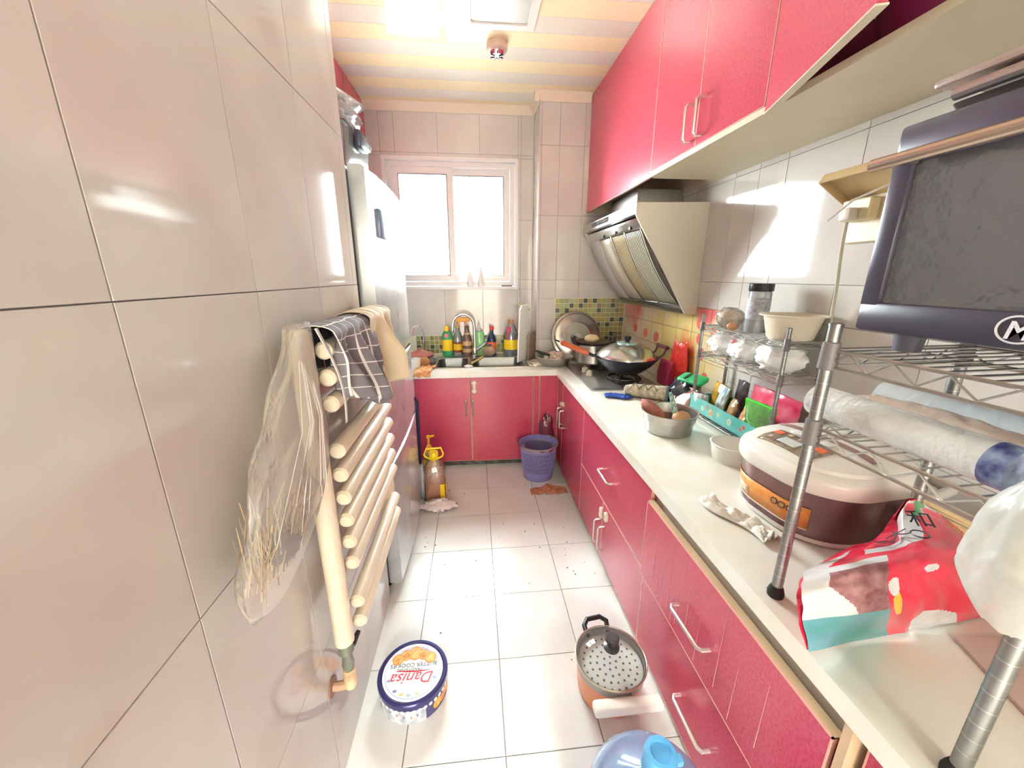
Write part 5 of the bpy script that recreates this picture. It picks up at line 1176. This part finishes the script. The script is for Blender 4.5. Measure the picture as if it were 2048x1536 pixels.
redk = mat('red_script_ink', (206, 36, 60), .35); bink = mat('dark_blue_ink', (48, 52, 70), .4)
text('brand_lettering', 'Danisa', .052, TZ @ Matrix.Translation((-.002, .022, 0)), redk, ldn, .0002, shear=.35)
text('lettering', 'TRADITIONAL', .013, TZ @ Matrix.Translation((.012, -.006, 0)), bink, ldn, .0002)
text('lettering', 'BUTTER COOKIES', .0195, TZ @ Matrix.Translation((0, -.022, 0)), bink, ldn, .0002)
MB().tube([TZ @ Vector((x*.001, -.0005+.008*math.sin((x+60)/120*PI*1.3)*.4, .0002)) for x in range(-58, 60, 6)], [.0004+.0016*abs(math.sin(i/20*PI)) for i in range(20)], 5).obj('swash', redk, ldn)
ck = [mat('cookie_golden', (240, 190, 90), .5, rgb2=(226, 140, 60), scale=60), mat('cookie_brown', (226, 136, 62), .5), mat('cookie_dark', (190, 92, 48), .5)]
for k, (x, y, r) in enumerate(((.056, -.044, .020), (.030, -.057, .0195), (.0, -.063, .021), (-.028, -.056, .0195), (-.054, -.043, .0205))):
    M = TZ @ Matrix.Translation((x, y, .0002+.0001*k)); e_ = 1.25 if k == 2 else 1.
    c_ = MB().lathe([(r, 0), (r, .0004)], 26, M=M, sy=e_).obj('cookie_print', ck[1], ldn, smooth=0)
    MB().lathe([(r*.8, 0), (r*.8, .0007)], 24, M=M, sy=e_).obj('cookie_crumb', ck[0], c_, smooth=0)
    if k in (1, 3): MB().tube([M @ Vector((r*.62*(1-i/40)*math.cos(i*.32), r*.62*(1-i/40)*math.sin(i*.32), .0009)) for i in range(38)], .0009, 4).obj('cookie_swirl', ck[2], c_)
    if k == 0:
        mb = MB()
        for q in range(7): a = q*2.4; mb.lathe([(.0018, 0), (.0018, .001)], 6, M=M @ Matrix.Translation((.0022*q*math.cos(a), .0022*q*math.sin(a), 0)))
        mb.obj('cookie_chips', ck[2], c_)
mb = MB()   # ribbon banner with small unreadable marks
for k in range(26):
    a = R(-128)+R(76)*k/25; rr_ = TR-.036
    mb.box(-.0012, .0012, -.003, .003, 0, .0003, M=TZ @ Matrix.Translation((rr_*math.cos(a), rr_*math.sin(a), 0)) @ Matrix.Rotation(a, 4, 'Z') @ Matrix.Rotation(PI/2, 4, 'Z'))
mb.obj('banner_marks', mat('lilac_ink', (120, 126, 168), .4), ldn, smooth=0)
for s, a0_, a1_ in ((1, -135, -45),):
    for rq in (TR-.030, TR-.042): MB().tube([TZ @ Vector((rq*math.cos(R(a0_+(a1_-a0_)*i/20)), rq*math.sin(R(a0_+(a1_-a0_)*i/20)), .0002)) for i in range(21)], .0006, 4).obj('banner_line', mat('lilac_ink', (120, 126, 168), .4), ldn)
for a, c in ((70, (230, 190, 110)), (88, (150, 190, 170)), (52, (120, 120, 180)), (108, (190, 206, 160)), (20, (150, 160, 200)), (160, (150, 170, 200))):
    p = TZ @ Vector((.079*math.cos(R(a)), .079*math.sin(R(a)), .0002)); MB().ball(p, (.007, .005, .0004), 8).obj('corner_emblem', mat('emblem_%d' % a, c, .4), ldn)
for k, (a, z, r) in enumerate(((-40, .030, .017), (-27, .026, .014), (-14, .034, .017), (0, .04, .015), (-6, .02, .013))):
    M = Matrix.Rotation(R(a), 4, 'Z') @ Matrix.Translation((TR-.0045, 0, z)) @ Matrix.Rotation(PI/2, 4, 'Y')
    MB().lathe([(r, 0), (r, .001), (r*.85, .0015), (0, .0015)], 20, M=M).obj('cookie_print', ck[k % 2], t)
for k, (a, z) in enumerate(((-110, .036), (-98, .032), (-86, .03), (-122, .04), (-76, .034))):
    M = Matrix.Rotation(R(a), 4, 'Z') @ Matrix.Translation((TR-.0045, 0, z)) @ Matrix.Rotation(PI/2, 4, 'Y')
    MB().lathe([(.006, 0), (.006, .0008), (0, .0008)], 10, M=M, sy=.55).obj('figure_print', mat('figure_%d' % k, ((206, 110, 100), (120, 120, 150), (214, 150, 120), (170, 90, 90), (110, 120, 160))[k], .4), t)
# pot with glass lid
t = thing('floor_pot', 'orange pot with glass lid and steamer tray on the floor', 'pot', (.425, .957, 0))
MB().lathe([(0, 0), (.095, 0), (.104, .006), (.112, .10)], 44, cap=False).obj('pot_outside', mat('orange_enamel', (236, 150, 104), .25), t)
MB().lathe([(.112, .10), (.114, .128), (.117, .130), (.111, .130), (.108, .10), (.10, .01), (0, .008)], 44, cap=False).obj('pot_inside', mat('grey_nonstick', (170, 166, 160), .35), t)
MB().lathe([(.0, .098), (.107, .098), (.107, .104), (.0, .104)], 40).obj('steamer_tray', mat('pale_grey_steamer', (222, 222, 216), .35), t)
mb = MB(); 
for ring_n, rad_ in ((1, 0), (6, .022), (12, .044), (18, .066), (24, .088)):
    for k in range(ring_n): a = 2*PI*k/ring_n+rad_*9; mb.lathe([(.0036, 0), (.0036, .0012)], 8, c=(rad_*math.cos(a), rad_*math.sin(a), .1038))
mb.obj('steam_holes', mat('hole_grey', (96, 94, 90), .7), t, smooth=0)
MB().lathe([(.114, .134), (.108, .144), (.085, .160), (.05, .170), (.018, .174)], 44, cap=False).obj('glass_lid', film('pot_lid_glass', (234, 238, 236), .05, .05, .1, ior=1.2), t)
MB().tube([(.1155*math.cos(a), .1155*math.sin(a), .134) for a in [2*PI*i/48 for i in range(48)]], .0035, 6, closed=True).obj('lid_ring', mat('pale_steel_ring', (222, 216, 196), .25, .8), t)
MB().lathe([(.026, .172), (.026, .180), (.015, .184), (.015, .196), (.023, .204), (.023, .214), (.018, .218), (0, .218)], 24).obj('lid_knob', mat('charcoal_knob', (72, 70, 72), .3), t)
MB().tube([(-.05, .095, .115), (-.052, .135, .122), (-.035, .158, .124), (.015, .165, .124), (.035, .148, .122), (.028, .105, .115)], .009, 10).obj('loop_handle', black, t)
MB().rbox(-.10, .115, -.160, -.118, .095, .125, .010, 3).obj('bar_handle', mat('ivory_plastic_handle', (246, 242, 230), .3), t)
MB().rbox(-.02, .03, -.125, -.105, .10, .12, .004).obj('handle_mount', steel, t)
# water bottle
wc = U(1322, 1506, 2, .475); t = thing('water_bottle', 'blue water dispenser bottle at the bottom edge of the picture', 'water bottle', (wc.x, wc.y, 0))
MB().lathe([(0, 0), (.12, 0), (.133, .012), (.135, .04), (.131, .05), (.135, .06), (.135, .12), (.130, .13), (.135, .14), (.135, .21), (.130, .22), (.135, .23), (.135, .30), (.128, .335), (.105, .37), (.07, .395), (.038, .408), (.028, .415), (.027, .45), (0, .45)], 48, cap=False).obj('bottle_body', film('blue_bottle_plastic', (170, 196, 236), .55, .08, .7), t)
bc = mat('sky_blue_cap', (96, 176, 226), .35)
MB().lathe([(.031, .425), (.033, .43), (.032, .465), (.029, .478), (.021, .480), (.019, .474), (.010, .472), (0, .472)], 28).obj('cap', bc, t)
MB().rbox(.026, .046, -.008, .008, .44, .456, .003).obj('cap_tab', bc, t)
# oil jug, pump bottle, stick by the fridge
t = thing('cooking_oil_jug', 'amber cooking oil jug with yellow handle cap by the fridge', 'bottle', (-.272, 2.185, 0))
rings = [rr(.12, .12, .03, 0), rr(.128, .128, .035, .008)]+[rr(.128-.006*(k % 2), .128-.006*(k % 2), .035, .02+.018*k) for k in range(10)]+[rr(.128, .128, .04, .205), rr(.11, .11, .045, .245), rr(.07, .07, .034, .280), rr(.05, .05, .0245, .290)]
MB().loft(rings).obj('bottle_body', film('amber_clear_plastic', (236, 206, 180), .25, .08, .7), t)
MB().loft([rr(.122, .122, .033, .004), rr(.119, .119, .033, .135)]).obj('oil', mat('amber_oil', (196, 106, 58), .12), t)
MB().box(.0655, .0665, -.045, .035, .05, .135).obj('yellow_label', yel, t, smooth=0)
MB().box(.035, .062, -.0665, -.0655, .045, .14).obj('label_edge', yel, t, smooth=0)
yc = mat('lemon_yellow_cap', (250, 216, 30), .3)
MB().lathe([(.027, .288), (.028, .29), (.028, .325), (.025, .33), (0, .33)], 22).obj('cap', yc, t)
MB().tube([(-.05, 0, .295), (-.058, 0, .31), (-.045, 0, .348), (.045, 0, .352), (.058, 0, .312), (.05, 0, .295), (0, -.04, .29)], .006, 8, closed=True).obj('carry_ring', yc, t)
t = thing('floor_pump_bottle', 'bottle with orange pump head behind the oil jug', 'bottle', (-.318, 2.335, 0))
MB().lathe([(0, 0), (.04, 0), (.042, .01), (.042, .21), (.03, .25), (.016, .26), (0, .26)], 24).obj('bottle_body', film('amber_clear_plastic', (236, 206, 180), .25, .08, .7), t)
MB().lathe([(.0425, .17), (.0425, .215)], 24, cap=False).obj('paper_label', yel2, t)
og = mat('orange_pump', (244, 176, 50), .3)
MB().lathe([(.02, .258), (.021, .262), (.02, .29), (.012, .31), (.007, .315), (.007, .345), (.013, .36), (.013, .372), (0, .374)], 18).obj('pump', og, t); MB().tube([(0, 0, .365), (.025, -.01, .372), (.04, -.014, .378)], [.009, .008, .005], 8).obj('pump_nozzle', og, t)
t = thing('dustpan_stick', 'dark navy tubular handle leaning beside the fridge', 'handle', (-.41, 2.47, 0))
MB().tube([(-.03, .02, .56), (.0, .01, .58), (.012, .0, .56), (.012, -.02, .30), (.008, -.03, .006)], .012, 10).obj('stick', mat('navy_tube', (52, 52, 84), .3), t)
MB().rbox(-.06, .06, -.06, .03, 0, .02, .006).obj('pan_foot', mat('navy_tube', (52, 52, 84), .3), t)
t = thing('floor_bag', 'pinkish white plastic bag crumpled at the foot of the oil jug', 'plastic bag', (-.245, 2.065, 0))
MB().ball((0, 0, .034), (.10, .045, .034), 36, jit=.3, fr=8, seed=51, crease=True).obj('bag', film('pink_white_film', (244, 226, 224), .8, .3, .3, .3), t, smooth=60)
t = thing('clear_floor_bag', 'pale clear bag stuffed between fridge and oil jug', 'plastic bag', (-.352, 2.19, 0))
MB().ball((0, 0, .125), (.022, .05, .12), 30, jit=.3, fr=8, seed=52, crease=True).obj('bag', film('bluish_bag_film', (232, 240, 242), .6, .2, .5, .4), t, smooth=60)
# waste bin
t = thing('waste_bin', 'purple slotted plastic waste bin beside the corner cabinet', 'bin', (.418, 2.425, 0))
pu = mat('lavender_plastic', (140, 134, 192), .35)
MB().lathe([(0, 0), (.100, 0), (.103, .004), (.108, .065), (.105, .065), (.099, .008), (0, .006)], 44, cap=False).obj('bin_base', pu, t)
MB().lathe([(.126, .215), (.128, .215), (.132, .25), (.136, .252), (.135, .256), (.127, .254), (.123, .215)], 44, cap=False).obj('bin_rim', pu, t)
mb = MB(); nS = 48
for s in (1, -1):
    for k in range(nS):
        pts = []
        for i in range(5):
            z = .06+.16*i/4; r_ = .1065+.0185*(i/4); a = 2*PI*k/nS+s*.30*i/4; pts.append((r_*math.cos(a), r_*math.sin(a), z))
        mb.tube(pts, .0030, 4)
mb.obj('bin_lattice', pu, t)
MB().lathe([(.096, .01), (.104, .07), (.121, .215)], 40, cap=False).obj('liner', film('purple_liner_film', (150, 140, 184), .6, .3, .3), t)
MB().sheet(lambda u, v: Vector(((.122+.018*math.sin(v*PI)+.006*noise.noise(Vector((u*14, v*3, 1))))*math.cos(R(-200)+u*R(280)), (.122+.018*math.sin(v*PI)+.006*noise.noise(Vector((u*14, v*3, 4))))*math.sin(R(-200)+u*R(280)), .215+.048*math.sin(min(1, v*1.5)*PI/2)-.07*max(0, v-.5)*(1+.5*math.sin(u*17)))), 60, 12).obj('liner_overhang', film('grey_pink_liner', (206, 190, 190), .65, .2, .4, .3), t, smooth=60)
t = thing('maroon_bag', 'clear bag of maroon scraps stuffed behind the waste bin', 'plastic bag', (.50, 2.565, .0))
MB().ball((0, 0, .20), (.055, .028, .20), 26, jit=.22, fr=6, seed=61, crease=True).obj('bag', film('maroon_bag_film', (140, 60, 84), .75, .2, .4, .3), t, smooth=60)
def ragf(u, v):
    x = -.12+.24*u; y = -.045+.10*v*(1-.3*abs(2*u-1)); q = noise.noise(Vector((u*5, v*5, 5)))
    return Vector((x, y+.01*q, .004+.030*max(0, q+.15)*math.sin(PI*u)))
o = MB().sheet(ragf, 30, 18).obj('floor_rag', mat('rust_brown_rag', (196, 136, 104), .85, rgb2=(176, 110, 84), scale=24), loc=(.455, 2.215, 0), smooth=50, solid=.003)
tag(o, 'rust brown rag lying on the floor before the waste bin', 'rag')
mb = MB(); rs = random.Random(12)
for k in range(70):
    x = rs.uniform(-.36, .56); y = rs.choice((rs.uniform(1.4, 2.5), rs.uniform(.9, 2.5)))
    if rs.random() < .5: x = rs.uniform(.30, .56) if rs.random() < .6 else rs.uniform(-.34, -.2)
    r = rs.uniform(.0015, .005); mb.ball((x, y, r*.4), (r, r*rs.uniform(.5, 1), r*.4), 6)
o = mb.obj('floor_crumbs', mat('dark_crumb', (110, 96, 86), .8)); tag(o, 'scattered dark crumbs on the floor tiles', 'crumbs'); o['kind'] = 'stuff'
